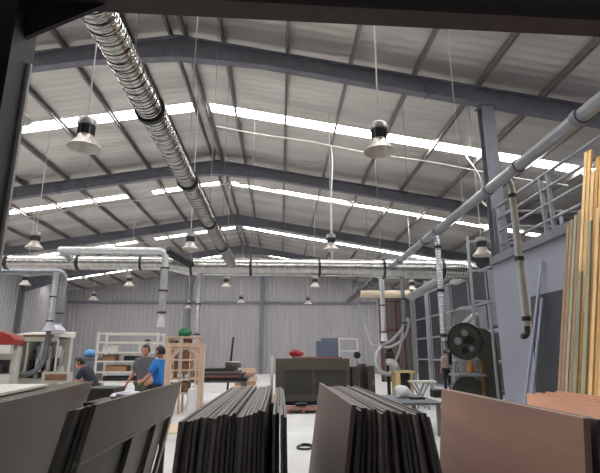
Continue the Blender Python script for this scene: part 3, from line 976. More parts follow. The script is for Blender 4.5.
for k in range(3):
    x = xl + 0.55 + 0.3 * k
    MB().tube([(x, y_ + 0.45, 1.3), (x, y_ + 0.45, 1.72)], 0.07, 10).build('dust_spout', 'plastic', em, smooth=True)
tr = MB().prism([(-6.6, y_ - 0.45, 0.72), (-5.75, y_ - 0.45, 0.72), (-5.6, y_ - 0.45, 0.99), (-6.6, y_ - 0.45, 1.01)], (0, 0.36, 0))
trp = tr.build('feed_tray', 'offwhite', em)
MB().bb((-6.5, y_ - 0.47, 0.78), (-5.92, y_ - 0.452, 0.95)).build('tray_window', 'woodmix', trp, label='brown window of the feed tray')
rm = thing('red_hood_machine', 'white machine under a rounded red hood at the left edge', 'machine', (-8.2, 13.2, 0))
x1 = atY(24, 345, 13.6).x
x0_ = x1 - 2.2
MB().bb((x0_, 13.2, 0), (x1 - 0.05, 13.65, 0.98)).build('base_cabinet', 'offwhite', rm, bevel=0.02)
MB().bb((x0_, 13.42, 0.98), (x1 - 0.05, 13.65, 1.75)).build('upper_body', 'offwhite', rm, bevel=0.02)
MB().bb((x0_ + 0.1, 13.4, 1.0), (x1 - 0.2, 13.42, 1.34)).build('tool_recess', 'dark_guts', rm)
for k in range(7):
    x = x0_ + 0.4 + 0.24 * k
    MB().tube([(x, 13.32, 1.0), (x, 13.32, 1.22 + 0.1 * (k % 2))], 0.06, 10).build('tool_head', 'dark_guts', rm)
MB().tube([(x1 - 0.75, 13.3, 1.06), (x1 - 0.75, 13.36, 1.06)], 0.05, 12).build('warning_light', 'red', rm)
prof = [(x0_, 13.15, 1.72), (x1, 13.15, 1.72), (x1 - 0.02, 13.15, 1.86), (x1 - 0.16, 13.15, 1.99), (x1 - 0.42, 13.15, 2.07), (x0_, 13.15, 2.12)]
MB().prism(prof, (0, 0.5, 0)).build('hood', 'red', rm, bevel=0.02)
MB().bb((x0_, 13.14, 1.5), (x1 - 0.1, 13.3, 1.72)).build('hood_skirt', 'white', rm)

# white shelf rack
rk = thing('shelf_rack', 'white steel shelf rack loaded with cartons, behind the two standing men', 'rack', (-3.6, 12.3, 0))
ra, rb_ = -4.42, -2.98
LV = [0.42, 0.84, 1.06, 1.31, 1.52, 1.76, 1.97]
for x in (ra, rb_):
    for yv in (12.0, 12.6):
        MB().bb((x - 0.024, yv - 0.024, 0), (x + 0.024, yv + 0.024, 2.0)).build('post', 'white', rk)
for z in LV:
    MB().bb((ra, 11.975, z - 0.02), (rb_, 12.025, z + 0.02)).build('front_beam', 'white', rk)
    MB().bb((ra, 12.58, z - 0.02), (rb_, 12.62, z + 0.02)).build('rear_beam', 'white', rk)
for z in (0.42, 0.84, 1.06, 1.31, 1.52):
    MB().bb((ra, 12.02, z - 0.005), (rb_, 12.58, z + 0.012)).build('shelf', 'offwhite', rk)
stuff = [(-4.18, 1.52, 0.28, 0.16, 'white', 'white carton at the left end of the upper shelf of the white rack'),
         (-3.3, 1.52, 0.32, 0.2, 'white', 'white carton in the middle of the upper shelf of the white rack'),
         (-4.15, 1.31, 0.3, 0.15, 'carton', 'brown carton at the left end of the middle shelf of the white rack'),
         (-3.62, 1.31, 0.34, 0.12, 'dark_guts', 'black parcel in the middle shelf of the white rack'),
         (-3.95, 1.06, 0.5, 0.15, 'carton', 'wide brown carton on the lower middle shelf of the white rack'),
         (-3.3, 1.06, 0.4, 0.16, 'woodmix', 'dark brown carton on the lower middle shelf of the white rack'),
         (-3.75, 0.84, 1.0, 0.12, 'dark_guts', 'flat dark carton on the low shelf of the white rack'),
         (-3.15, 0.42, 0.3, 0.2, 'offwhite', 'off-white carton on the bottom shelf of the white rack')]
for x, z, w, h, m, lab in stuff:
    o = MB().bb((x - w / 2, 12.06, z + 0.012), (x + w / 2, 12.4, z + 0.012 + h)).build('carton_box', m, loc=(x, 12.2, z + 0.012), bevel=0.01)
    tag(o, lab, 'box', 'cartons on the white rack')
o = MB().blob((-3.28, 12.2, 1.78), (0.16, 0.16, 0.12), 8, 0.1).build('rolled_bundle', 'black', loc=(-3.28, 12.2, 1.732), smooth=True)
tag(o, 'small black bundle on top of the middle white carton in the rack', 'bundle')

pb = atY(91, 353, 13.0)
bs = MB().blob((pb.x, 13.0, pb.z - 0.015), (0.34, 0.34, 0.22), 2, 0.08, flat=0.8)
cabx = pb.x
cl = thing('side_cabinet', 'grey cabinet with a light blue sack on top, left of the white rack', 'cabinet', (cabx, 13.1, 0))
MB().bb((cabx - 0.3, 12.75, 0), (cabx + 0.28, 13.4, pb.z - 0.105)).build('body', 'hose_dark', cl, bevel=0.015)
MB().bb((cabx - 0.26, 12.73, 0.1), (cabx + 0.24, 12.75, pb.z - 0.2)).build('door', 'steel_dark', cl)
MB().tube([(cabx + 0.18, 12.72, 0.7), (cabx + 0.18, 12.72, 0.82)], 0.008, 6).build('handle', 'galv', [c_ for c_ in cl.children if c_.name.startswith('door')][0])
tag(bs.build('blue_sack', mat('light_blue_plastic', srgb(96, 160, 216), 0.4, 0, 0.1, 6), loc=(pb.x, 13, pb.z - 0.1), smooth=True), 'light blue sack lying on the grey cabinet by the white rack', 'sack')

# timber rack with green bag
wr = thing('timber_rack', 'rough timber pigeonhole rack full of offcuts, under the green bag', 'rack', (-2.0, 13.0, 0))
wa, wb = atY(166, 350, 13).x, atY(197, 350, 13).x
for x in (wa, (wa + wb) / 2, wb):
    for yv in (13.0, 13.5):
        MB().bb((x - 0.025, yv - 0.025, 0), (x + 0.025, yv + 0.025, 1.96)).build('post', 'pine', wr)
for z in (0.5, 0.86, 1.08, 1.34, 1.62, 1.92):
    MB().bb((wa - 0.05, 12.96, z - 0.02), (wb + 0.05, 13.52, z + 0.02)).build('shelf', 'pine', wr)
for x in (wa + 0.22, wa + 0.64):
    MB().bb((x - 0.015, 12.98, 0.88), (x + 0.015, 13.5, 1.6)).build('divider', 'pine', wr)
n = 0
for z, hh in ((0.5, 0.28), (1.1, 0.18), (1.36, 0.22), (1.64, 0.22)):
    for x in (wa + 0.13, wa + 0.5):
        n += 1
        o = MB().bb((x - 0.06, 13.05, z + 0.02), (x + 0.1, 13.45, z + 0.02 + hh * (0.7 + 0.3 * ((n * 7) % 3) / 2))).build('offcut_bundle', 'woodmix', loc=(x, 13.2, z + 0.02), bevel=0.01)
        tag(o, 'brown offcut bundle in the timber rack, %s shelf from the top, %s half' % ({1.64: 'first', 1.36: 'second', 1.1: 'third', 0.5: 'lowest'}[z], 'left' if x < wa + 0.3 else 'right'), 'bundle', 'offcut bundles in the timber rack')
pg = atY(185, 332, 13.2)
tag(MB().blob((pg.x, 13.2, 1.94 + 0.1), (0.36, 0.34, 0.26), 6, 0.12, flat=0.75).build('green_bag', 'green', loc=(pg.x, 13.2, 1.94), smooth=True), 'crumpled green bag on top of the timber rack', 'bag')

# pale timber trestle frame
tf = thing('timber_gate', 'pale new timber gate frame with corner braces, right of the man in blue', 'frame', (-1.75, 9.0, 0))
ta, tb2 = -2.02, -1.42
for x in (ta, tb2):
    MB().bb((x - 0.05, 8.95, 0), (x + 0.05, 9.05, 1.6)).build('post', 'pine', tf)
MB().bb((ta - 0.05, 8.95, 1.6), (tb2 + 0.05, 9.05, 1.67)).build('top_rail', 'pine', tf)
MB().bar((ta + 0.03, 9.0, 1.4), (ta + 0.22, 9.0, 1.6), 0.06, 0.06).build('brace', 'pine', tf)
MB().bar((tb2 - 0.03, 9.0, 1.4), (tb2 - 0.22, 9.0, 1.6), 0.06, 0.06).build('brace', 'pine', tf)

# white tank and sheet pile in the middle distance
pt = atY(196, 388, 11.5)
tk = thing('white_drum', 'white plastic drum standing behind the pale timber frame', 'drum', (pt.x, 11.5, 0))
MB()._lathe([(0.0005, 0), (0.16, 0), (0.18, 0.04), (0.18, 0.66), (0.16, 0.72), (0.0005, 0.74)], (pt.x, 11.5, 0), 20).build('body', 'plastic', tk, smooth=True)
MB().tube([(pt.x, 11.5, 0.73), (pt.x, 11.5, 0.79)], 0.09, 14).build('lid', 'white', tk)
pl0, pl1 = atY(202, 372, 15.0), atY(240, 372, 15.0)
wbn = thing('work_bench', 'long low workbench stacked with sheets, between timber frame and olive cabinet', 'bench', (pl0.x, 15, 0))
zt_ = atY(220, 381, 14.6).z
MB().bb((pl0.x - 0.4, 14.6, zt_ - 0.05), (pl1.x + 0.2, 16.2, zt_)).build('bench_top', 'hose_dark', wbn)
for x in (pl0.x - 0.3, pl1.x + 0.1):
    for yv in (14.7, 16.1):
        MB().bb((x - 0.04, yv - 0.04, 0), (x + 0.04, yv + 0.04, zt_ - 0.05)).build('leg', 'hose_dark', wbn)
cur = zt_
for k, (m, h, dx, sh, lab) in enumerate([('black', 0.10, 0.1, 0.16, 'black sheet with upturned end, lowest on the low workbench'),
                                         ('redwood', 0.05, -0.05, 0, 'pinkish-brown sheet lying on the black sheet on the workbench'),
                                         ('slate', 0.06, 0.0, 0, 'dark grey sheet third up on the low workbench'),
                                         ('rust', 0.06, -0.12, 0, 'mauve-brown sheet fourth up on the low workbench'),
                                         ('black', 0.07, -0.25, 0, 'short black sheet topmost on the low workbench')]):
    xA, xB = pl0.x - 0.3 + (0.1 if k == 4 else 0), pl1.x + 0.1 + dx
    o = MB().prism([(xA, 14.65, cur), (xB - sh, 14.65, cur), (xB + sh, 14.65, cur + h), (xA, 14.65, cur + h)], (0, 1.4, 0)).build('stacked_sheet', m, loc=(xA, 15, cur))
    tag(o, lab, 'sheet', 'sheets on the low workbench')
    cur += h + 0.001
o = MB().box((pl1.x - 0.25, 15.4, cur + 0.1), (0.5, 0.025, 0.3), (0.9, 0, 0)).build('propped_board', 'white', loc=(pl1.x - 0.25, 15.4, cur))
tag(o, 'small white-edged panel propped on the sheet pile', 'panel')
p0, p1 = atY(236, 378, 20), atY(252, 366, 20)
for k in range(4):
    zz = 0.0
tbn = thing('timber_pallet', 'pallet of short warm-toned timber near the far wall', 'pallet', (p0.x, 20, 0))
MB().bb((p0.x - 0.1, 19.6, 0.0), (p1.x + 0.2, 20.4, 0.14)).build('deck', 'pine', tbn)
cur = 0.14
for k in range(5):
    o = MB().bb((p0.x - 0.05 + 0.05 * (k % 2), 19.65, cur), (p1.x + 0.1 + 0.06 * (k % 3), 20.3, cur + 0.16)).build('timber_block', 'carton' if k % 2 else 'pine', loc=(p0.x, 20, cur))
    tag(o, 'timber block on the pallet near the far wall, %s from the bottom' % ORD[k], 'timber', 'timber blocks on the pallet')
    cur += 0.162
a, b = atY(233, 337, 21), atY(230, 366, 21)
po = MB().tube([(b.x - 0.06, 20.8, 0), (a.x, 21.2, a.z)], 0.045, 8).build('leaning_pole', 'black', loc=(b.x, 20.8, 0))
tag(po, 'thin black pole standing upright before the far wall', 'pole')

# sheets and small things on the floor
for px0, py0, w_, d_, m, lab in [(186, 428, 0.75, 1.5, 'cream', 'cream sheet lying on the floor right of the framed panel'), (252, 381, 1.0, 3.0, 'white', 'white sheet lying on the floor left of the olive cabinet'),
                                 (228, 392, 1.3, 1.2, 'white', 'white sheet lying on the floor before the low workbench')]:
    c = atZ(px0, py0, 0.0)
    o = MB().bb((c.x - w_ / 2, c.y - d_ / 2, 0.001), (c.x + w_ / 2, c.y + d_ / 2, 0.02)).build('floor_sheet', m, loc=(c.x, c.y, 0.001))
    tag(o, lab, 'sheet')
c = atZ(303, 412, 0.0)
pz_ = thing('low_pallet', 'low red-brown pallet on the floor before the olive cabinet', 'pallet', (c.x, c.y, 0))
MB().bb((c.x - 0.45, c.y - 0.4, 0.09), (c.x + 0.4, c.y + 0.4, 0.12)).build('deck', 'redwood', pz_)
for k in range(3):
    MB().bb((c.x - 0.44 + 0.39 * k, c.y - 0.4, 0), (c.x - 0.36 + 0.39 * k, c.y + 0.4, 0.09)).build('bearer', 'redwood', pz_)
dt = thing('power_tool', 'black power tool with a cord lying on the red-brown pallet', 'tool', (c.x, c.y, 0.12))
MB().tube([(c.x - 0.2, c.y, 0.18), (c.x - 0.05, c.y, 0.19), (c.x + 0.1, c.y + 0.05, 0.18)], [0.04, 0.06, 0.045], 12).build('body', 'black', dt, smooth=True)
MB().bar((c.x, c.y, 0.13), (c.x + 0.02, c.y - 0.16, 0.15), 0.035, 0.04).build('grip', 'black', dt)
MB().tube(spline([(c.x + 0.1, c.y + 0.05, 0.18), (c.x + 0.25, c.y + 0.1, 0.13), (c.x + 0.33, c.y - 0.05, 0.13)]), 0.008, 6).build('cord', 'black', dt)
c = atZ(305, 449, 0.0)
o = MB().tube([(c.x + 0.13 * math.cos(k * 0.5) * (1 + 0.1 * math.sin(k)), c.y + 0.2 * math.sin(k * 0.5), 0.012 + 0.0012 * k) for k in range(30)], 0.01, 6).build('cable_coil', 'black', loc=(c.x, c.y, 0))
tag(o, 'dark cable coiled on the bright floor between the two middle stacks', 'cable')

# olive cabinet
ca, cb2, cz_ = -0.13, 2.13, 1.36
oc = thing('olive_cabinet', 'large dark olive cabinet with two recessed panels in the middle of the hall', 'cabinet', (1, 15, 0))
MB().bb((ca, 15.06, 0.12), (cb2, 16.0, cz_)).build('carcass', 'olive', oc)
for x0, x1_ in ((ca, ca + 0.27), (cb2 - 0.12, cb2), (ca + 1.13, ca + 1.19)):
    MB().bb((x0, 15.0, 0.12 if x0 != ca + 1.13 else 0.3), (x1_, 15.06, cz_ if x0 != ca + 1.13 else cz_ - 0.33)).build('stile', 'olive', oc)
MB().bb((ca + 0.27, 15.0, cz_ - 0.33), (cb2 - 0.12, 15.06, cz_)).build('top_rail', 'olive', oc)
MB().bb((ca + 0.27, 15.0, 0.12), (cb2 - 0.12, 15.06, 0.3)).build('bottom_rail', 'olive', oc)
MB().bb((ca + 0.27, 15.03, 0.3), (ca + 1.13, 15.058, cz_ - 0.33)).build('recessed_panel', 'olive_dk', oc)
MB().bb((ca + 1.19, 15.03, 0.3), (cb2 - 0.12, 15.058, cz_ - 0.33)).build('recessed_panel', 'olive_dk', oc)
MB().bb((ca + 0.05, 15.1, 0), (cb2 - 0.05, 15.95, 0.12)).build('plinth', 'black', oc)
o = MB().bb((ca + 0.5, 15.2, cz_), (cb2 - 0.2, 16.1, cz_ + 0.05)).build('flat_sheet', 'redwood', loc=(1, 15.5, cz_))
tag(o, 'flat red-brown sheet lying on the olive cabinet', 'sheet')
pr = atY(296, 353, 15.5)
o = MB().blob((pr.x, 15.55, cz_ + 0.05 + 0.1), (0.4, 0.3, 0.26), 12, 0.16, flat=0.7).build('red_bag', 'redbag', loc=(pr.x, 15.5, cz_ + 0.05), smooth=True)
tag(o, 'crumpled red bag lying on top of the olive cabinet', 'bag')
pw = atY(272, 368, 16)
o = MB().bb((pw.x - 0.05, 16.0, 0), (pw.x + 0.05, 16.15, 1.45)).build('white_offcut', 'white', loc=(pw.x, 16, 0))
tag(o, 'narrow white board standing at the left side of the olive cabinet', 'board')

# panels and frame behind it
for k, (xa2, xb2, zt2, lab) in enumerate([(316, 322, 341, 'narrow blue-grey panel leaning behind the olive cabinet, the shorter one'), (321, 338, 338, 'wide blue-grey panel leaning behind the olive cabinet')]):
    a, b = atY(xa2, zt2, 18.4 + 0.2 * k), atY(xb2, zt2, 18.4 + 0.2 * k)
    yb3 = 18.4 + 0.2 * k
    o = MB().prism([(a.x, yb3 - 0.1, 0), (b.x, yb3 - 0.1, 0), (b.x, yb3, b.z), (a.x, yb3, a.z)], (0, 0.03, 0)).build('blue_board', 'bluepanel', loc=(a.x, yb3, 0))
    tag(o, lab, 'panel')
fa, fb = atY(339, 338, 19.2), atY(358, 362, 19.2)
wf = thing('metal_frame', 'white thin metal frame standing behind the brown cabinets', 'frame', (fa.x, 19.2, 0))
for x in (fa.x, fb.x):
    MB().bb((x - 0.025, 19.17, 0), (x + 0.025, 19.23, fa.z)).build('post', 'white', wf)
for z in (0.3, atY(340, 351, 19.2).z, fa.z - 0.03):
    MB().bb((fa.x, 19.18, z - 0.025), (fb.x, 19.22, z + 0.025)).build('rail', 'white', wf)

# brown cabinets right of the olive one
for k, (xa2, xb2, zt2, yv, lab) in enumerate([(351.5, 360.5, 367, 15.2, 'narrow brown cabinet touching the right of the olive cabinet'), (361.5, 366.5, 364, 15.6, 'thin brown cabinet second from the olive cabinet'), (367.5, 374.5, 366, 15.0, 'brown cabinet nearest the thick grey hose')]):
    a, b = atY(xa2, zt2, yv), atY(xb2, zt2, yv)
    cbn = thing('brown_cabinet', lab, 'cabinet', (a.x, yv, 0), 'brown cabinets')
    MB().bb((a.x, yv, 0), (b.x, yv + 0.7, a.z)).build('carcass', 'brown', cbn)
    dr = MB().bb((a.x + 0.015, yv - 0.02, 0.08), (b.x - 0.015, yv, a.z - 0.03)).build('door', 'brown', cbn)
    MB().tube([(b.x - 0.05, yv - 0.03, a.z * 0.5), (b.x - 0.05, yv - 0.03, a.z * 0.5 + 0.12)], 0.008, 6).build('handle', 'galv', dr)
zc1 = atY(355, 367, 15.2).z
pf_ = atY(357, 354, 15.5)
o = thing('desk_fan', 'small black fan standing on the narrow brown cabinet', 'fan', (pf_.x, 15.5, zc1))
MB()._lathe([(0.0005, 0), (0.09, 0), (0.08, 0.025), (0.015, 0.03), (0.015, 0.26), (0.0005, 0.26)], (pf_.x, 15.5, zc1), 14).build('stand', 'black', o)
MB().tube([(pf_.x, 15.44, zc1 + 0.36), (pf_.x, 15.46, zc1 + 0.36), (pf_.x, 15.54, zc1 + 0.36), (pf_.x, 15.56, zc1 + 0.36)], [0.07, 0.11, 0.11, 0.07], 18).build('cage', 'black', o)

# pale box machine, silver port, drill press
yv = 14.3
a, b = atY(396, 373, yv), atY(413, 373, yv)
pm = thing('box_machine', 'cream box-shaped machine with a dark opening, below the hoses', 'machine', (a.x, yv, 0))
MB().bb((a.x, yv, 0), (a.x + 0.12, yv + 0.6, a.z)).build('left_side', 'yellow', pm)
MB().bb((b.x - 0.06, yv, 0), (b.x, yv + 0.6, a.z)).build('right_side', 'yellow', pm)
MB().bb((a.x - 0.05, yv - 0.03, a.z), (b.x + 0.05, yv + 0.65, a.z + 0.06)).build('table_top', 'yellow', pm)
MB().bb((a.x + 0.12, yv + 0.2, 0.0), (b.x - 0.06, yv + 0.6, a.z)).build('inner_body', 'dark_guts', pm)
MB().bb((a.x + 0.12, yv, 0.0), (b.x - 0.06, yv + 0.2, 0.35)).build('front_panel', 'yellow', pm)
q = MB()
q.tube(arc((a.x + 0.08, yv + 0.3, a.z + 0.06), (a.x + 0.06, yv + 0.3, a.z + 0.34), (a.x - 0.2, yv + 0.32, a.z + 0.3), 6), [0.15, 0.14, 0.13, 0.12, 0.11, 0.1, 0.09], 14)
q.build('dust_port', 'galv', pm, smooth=True)
a2 = atY(388.5, 352, 16.2)
dpz = thing('drill_press', 'dark pillar drill with a round head standing behind the thick grey hose', 'machine', (a2.x, 16.2, 0))
MB().bb((a2.x - 0.25, 15.95, 0), (a2.x + 0.25, 16.5, 0.1)).build('base', 'dark_guts', dpz)
MB().tube([(a2.x, 16.35, 0.1), (a2.x, 16.35, a2.z)], 0.06, 12).build('column', 'dark_guts', dpz)
MB().bb((a2.x - 0.14, 15.95, a2.z - 0.3), (a2.x + 0.14, 16.45, a2.z)).build('head', 'dark_guts', dpz, bevel=0.05)
MB().tube([(a2.x, 16.05, a2.z), (a2.x, 16.05, a2.z + 0.12)], 0.09, 14).build('motor_cap', 'black', dpz)
MB().bb((a2.x - 0.2, 15.9, 0.85), (a2.x + 0.2, 16.35, 0.9)).build('work_table', 'dark_guts', dpz)
MB().tube([(a2.x, 16.05, a2.z - 0.3), (a2.x, 16.05, 1.0)], 0.025, 8).build('spindle', 'galv', dpz)

# trestle bench and table with plastic
yt = 13.6
a, b = atY(414, 381, yt), atY(432, 379, yt)
tz = a.z
tr = thing('trestle_bench', 'pale folding trestle with crossed legs, right of the cream machine', 'trestle', (a.x, yt, 0))
MB().bb((a.x - 0.05, yt, tz - 0.05), (b.x + 0.12, yt + 0.5, tz)).build('top_board', 'white', tr)
for yv in (yt + 0.06, yt + 0.44):
    MB().bar((a.x + 0.05, yv, 0), (a.x + 0.42, yv + 0.0, tz - 0.05), 0.04, 0.04).build('leg', 'frame_lt', tr)
    MB().bar((a.x + 0.42, yv + 0.045, 0), (a.x + 0.05, yv + 0.045, tz - 0.05), 0.04, 0.04).build('leg', 'frame_lt', tr)
yv = 9.2
a, b = atY(394, 402, yv), atY(445, 402, yv)
tz = atY(420, 403, yv).z
gt = thing('work_table', 'grey work table with a crumpled plastic bag, before the cream machine', 'table', (a.x, yv, 0))
MB().bb((a.x - 0.25, yv, tz - 0.04), (b.x, yv + 1.9, tz)).build('table_top', 'hose_dark', gt)
for x in (a.x - 0.15, b.x - 0.1):
    for y3 in (yv + 0.1, yv + 1.8):
        MB().bb((x - 0.035, y3 - 0.035, 0), (x + 0.035, y3 + 0.035, tz - 0.04)).build('leg', 'steel_dark', gt)
pq = atY(403, 394, yv + 1.1)
o = MB().blob((pq.x, yv + 1.1, tz + 0.1), (0.34, 0.32, 0.3), 21, 0.3, flat=0.66).build('plastic_bag', 'plastic', loc=(pq.x, yv + 1.1, tz), smooth=True)
tag(o, 'crumpled white plastic bag lying on the grey work table', 'bag')
pq = atY(417, 398, yv + 0.8)
o = MB().box((pq.x, yv + 0.8, tz + 0.02), (0.28, 0.2, 0.04)).build('black_tray', 'black', loc=(pq.x, yv + 0.8, tz))
tag(o, 'flat black tray lying on the grey work table', 'tray')
pq = atY(440, 397, yv + 1.2)
o = MB().box((pq.x - 0.05, yv + 1.2, tz + 0.08), (0.24, 0.3, 0.16)).build('black_case', 'black', loc=(pq.x, yv + 1.2, tz), bevel=0.02)
tag(o, 'black tool case at the right end of the grey work table', 'case')

# bandsaw
ys = 13.0
c = atY(465, 341, ys)
bs = thing('band_saw', 'big dark green bandsaw with a round wheel cover, at the end of the blue-grey wall', 'machine', (c.x, ys, 0))
wz = c.z
rW = 0.47
MB().tube([(c.x, ys, wz), (c.x, ys + 0.05, wz), (c.x, ys + 0.3, wz)], [rW - 0.03, rW, rW], 40).build('wheel_cover', 'saw', bs, smooth=True)
wco = [c_ for c_ in bs.children if c_.name.startswith('wheel_cover')][0]
q = MB()
ring = [(c.x + rW * math.cos(2 * PI * k / 40), ys - 0.01, wz + rW * math.sin(2 * PI * k / 40)) for k in range(41)]
q.tube(ring, 0.03, 8, cap=False)
q.build('wheel_rim', 'saw_rim', wco, smooth=True)
for dx, dz, rr_, m in ((-0.2, 0.0, 0.10, 'pipe'), (0.0, 0.22, 0.09, 'pipe'), (0.13, 0.03, 0.11, 'saw_rim'), (0.16, -0.2, 0.07, 'bluepanel'), (-0.02, -0.24, 0.1, 'saw_rim')):
    MB().tube([(c.x + dx, ys - 0.014, wz + dz), (c.x + dx, ys + 0.01, wz + dz)], rr_, 18).build('wheel_opening', m, wco)
MB().tube([(c.x, ys - 0.06, wz), (c.x, ys, wz)], 0.06, 16).build('hub', 'saw_rim', wco)
fr_ = MB().prism([(c.x + 0.3, ys + 0.02, wz - 0.42), (c.x + 0.3, ys + 0.02, wz + 0.38), (c.x + 0.62, ys + 0.02, wz + 0.34), (c.x + 0.88, ys + 0.02, wz + 0.1), (c.x + 0.92, ys + 0.02, 0.0), (c.x + 0.42, ys + 0.02, 0.0), (c.x + 0.42, ys + 0.02, wz - 0.5)], (0, 0.45, 0))
fr_.build('frame', 'saw', bs, bevel=0.04)
MB().bb((c.x + 0.36, ys - 0.012, 0.3), (c.x + 0.42, ys + 0.02, wz - 0.5)).build('highlight_strip', 'brass', bs, label='yellowish strip for the brass highlights')  # strip standing for brass highlights, put into its colour
MB().tube([(c.x, ys + 0.02, 0.47), (c.x, ys + 0.3, 0.47)], 0.45, 32).build('lower_wheel_cover', 'saw', bs, smooth=True)
MB().bb((c.x - 0.36, ys - 0.35, 0.92), (c.x + 0.36, ys + 0.45, 0.98)).build('saw_table', 'pipe', bs)
MB().bb((c.x - 0.405, ys + 0.13, 0.95), (c.x - 0.395, ys + 0.16, wz - 0.2)).build('blade', 'galv', bs)
MB().bb((c.x - 0.44, ys + 0.1, wz - 0.62), (c.x - 0.36, ys + 0.2, wz - 0.3)).build('blade_guide', 'saw_rim', bs)
MB().tube([(c.x + 0.05, ys - 0.12, 1.02), (c.x + 0.05, ys - 0.12, 1.3)], [0.12, 0.07], 14).build('lit_clutter', 'brass', bs, smooth=True, label='brass-coloured cone standing for yellowish lit clutter')  # no lamp: cone for yellowish lit clutter, the light put into its colour
# vertical steel poles near the saw
for k, (px0, yv, zt2, w, m, lab) in enumerate([(429, 19, 4.4, 0.06, 'frame_lt', 'thin pale steel post before the dark framed sheets'), (493, 11.9, 2.7, 0.025, 'frame_lt', 'short pale post between bandsaw and blue-grey wall')]):
    p = atY(px0, 340, yv)
    o = MB().bb((p.x - w, yv - w, 0), (p.x + w, yv + w, zt2)).build('steel_post', m, loc=(p.x, yv, 0))
    tag(o, lab, 'post')
p = atY(484, 300, 15.5)
hp = thing('dust_collector', 'grey dust collector with a rounded bag behind the bandsaw', 'machine', (6.2, 16, 0))
MB()._lathe([(0.0005, 0.9), (0.36, 0.92), (0.4, 1.2), (0.42, 2.6), (0.36, 2.95), (0.18, 3.08), (0.0005, 3.1)], (6.35, 16.2, 0), 24).build('filter_bag', 'wall_dk', hp, smooth=True)
MB().tube([(6.35, 16.2, 0.3), (6.35, 16.2, 0.92)], 0.34, 20).build('drum', 'hose_dark', hp)
for sx, sy in ((-0.3, -0.3), (0.3, -0.3), (-0.3, 0.3), (0.3, 0.3)):
    MB().bb((6.35 + sx - 0.025, 16.2 + sy - 0.025, 0), (6.35 + sx + 0.025, 16.2 + sy + 0.025, 0.95)).build('leg', 'steel_dark', hp)
MB().tube(spline([(6.35, 15.8, 2.4), (6.3, 15.2, 2.7), (5.9, 14.6, 2.6), (5.5, 14.3, 2.35)]), 0.08, 10).build('inlet_hose', 'hose', hp, smooth=True)

# ------------------------------------------------------------------ planks against the mezzanine wall
o = MB()
sl_ = (4.96 - 4.45)
o.prism([(4.61, 7.45, 0), (4.61, 8.9, 0), (4.69, 8.75, 2.52), (4.69, 7.45, 2.52)], (0.02, 0, 0))
tag(o.build('slate_sheet', 'slate', loc=(4.65, 8.2, 0)), 'large dark slate sheet leaning flat on the blue-grey wall behind the planks', 'sheet')
for k, (y0_, x0p, y1_, x1p, z1_, lab) in enumerate([(8.9, 4.29, 8.17, 4.675, 3.1, 'longer pale blue pole leaning on the blue-grey wall'), (8.66, 4.29, 8.22, 4.62, 2.44, 'shorter pale blue pole leaning on the blue-grey wall')]):
    o = MB().tube([(x0p, y0_, 0), (x1p, y1_, z1_)], 0.026, 10).build('leaning_pole', 'palepole', loc=(x0p, y0_, 0), smooth=True)
    tag(o, lab, 'pole')
rp_ = random.Random(23)
specs = []
for k in range(24):
    t = k / 23
    yv = 7.02 - 2.2 * t
    if k < 4:
        zt2, mi = 3.45 + 0.05 * k, (3, 3, 4, 3)[k]
    else:
        zt2 = 4.42 + rp_.uniform(-0.3, 0.12)
        mi = rp_.choice([0, 0, 1, 1, 2, 0])
    specs.append((yv, zt2, mi, 0, k))
for k in range(9):
    yv = 6.5 - 0.18 * k
    specs.append((yv, rp_.uniform(2.3, 4.0), rp_.choice([0, 1, 2, 4]), 1, k))
for yv, zt2, mi, ly, k in specs:
    xf = 3.845 - 0.1 * ly
    slope = 0.19
    w = rp_.uniform(0.066, 0.09)
    th = 0.03
    xt = xf + slope * zt2
    dy = rp_.uniform(-0.002, 0.002)
    xf += rp_.uniform(-0.03, 0.0)
    o = MB().prism([(xf, yv - w / 2, 0), (xf, yv + w / 2, 0), (xt, yv + w / 2 + dy, zt2), (xt, yv - w / 2 + dy, zt2)], (th, 0, 0)).build('timber_plank', PL[mi], loc=(xf, yv, 0), bevel=0.003)
    cname = ['honey', 'pale', 'amber', 'weathered brown', 'grey-green'][mi]
    if ly == 0:
        lab = '%s timber plank leaning on the mezzanine wall, %s from the slate sheet' % (cname, ORD[k])
    else:
        lab = '%s timber plank in the front layer of leaning planks, %s from the slate sheet' % (cname, ORD[k])
    tag(o, lab, 'plank', 'leaning timber planks')


# ------------------------------------------------------------------ people
def evaluated(o):
    dg = bpy.context.evaluated_depsgraph_get()
    dg.update()
    return bpy.data.meshes.new_from_object(o.evaluated_get(dg))


def skin_mesh(verts, edges, radii, sub=2):
    me = bpy.data.meshes.new('skel')
    me.from_pydata([tuple(v) for v in verts], edges, [])
    o = bpy.data.objects.new('skel', me)
    COL.objects.link(o)
    o.modifiers.new('skin', 'SKIN')
    for i, d in enumerate(me.skin_vertices[0].data):
        r = radii[i]
        d.radius = r if isinstance(r, tuple) else (r, r)
        d.use_root = (i == 0)
    s = o.modifiers.new('sub', 'SUBSURF')
    s.levels = sub
    s.render_levels = sub
    r = evaluated(o)
    bpy.data.objects.remove(o)
    return r


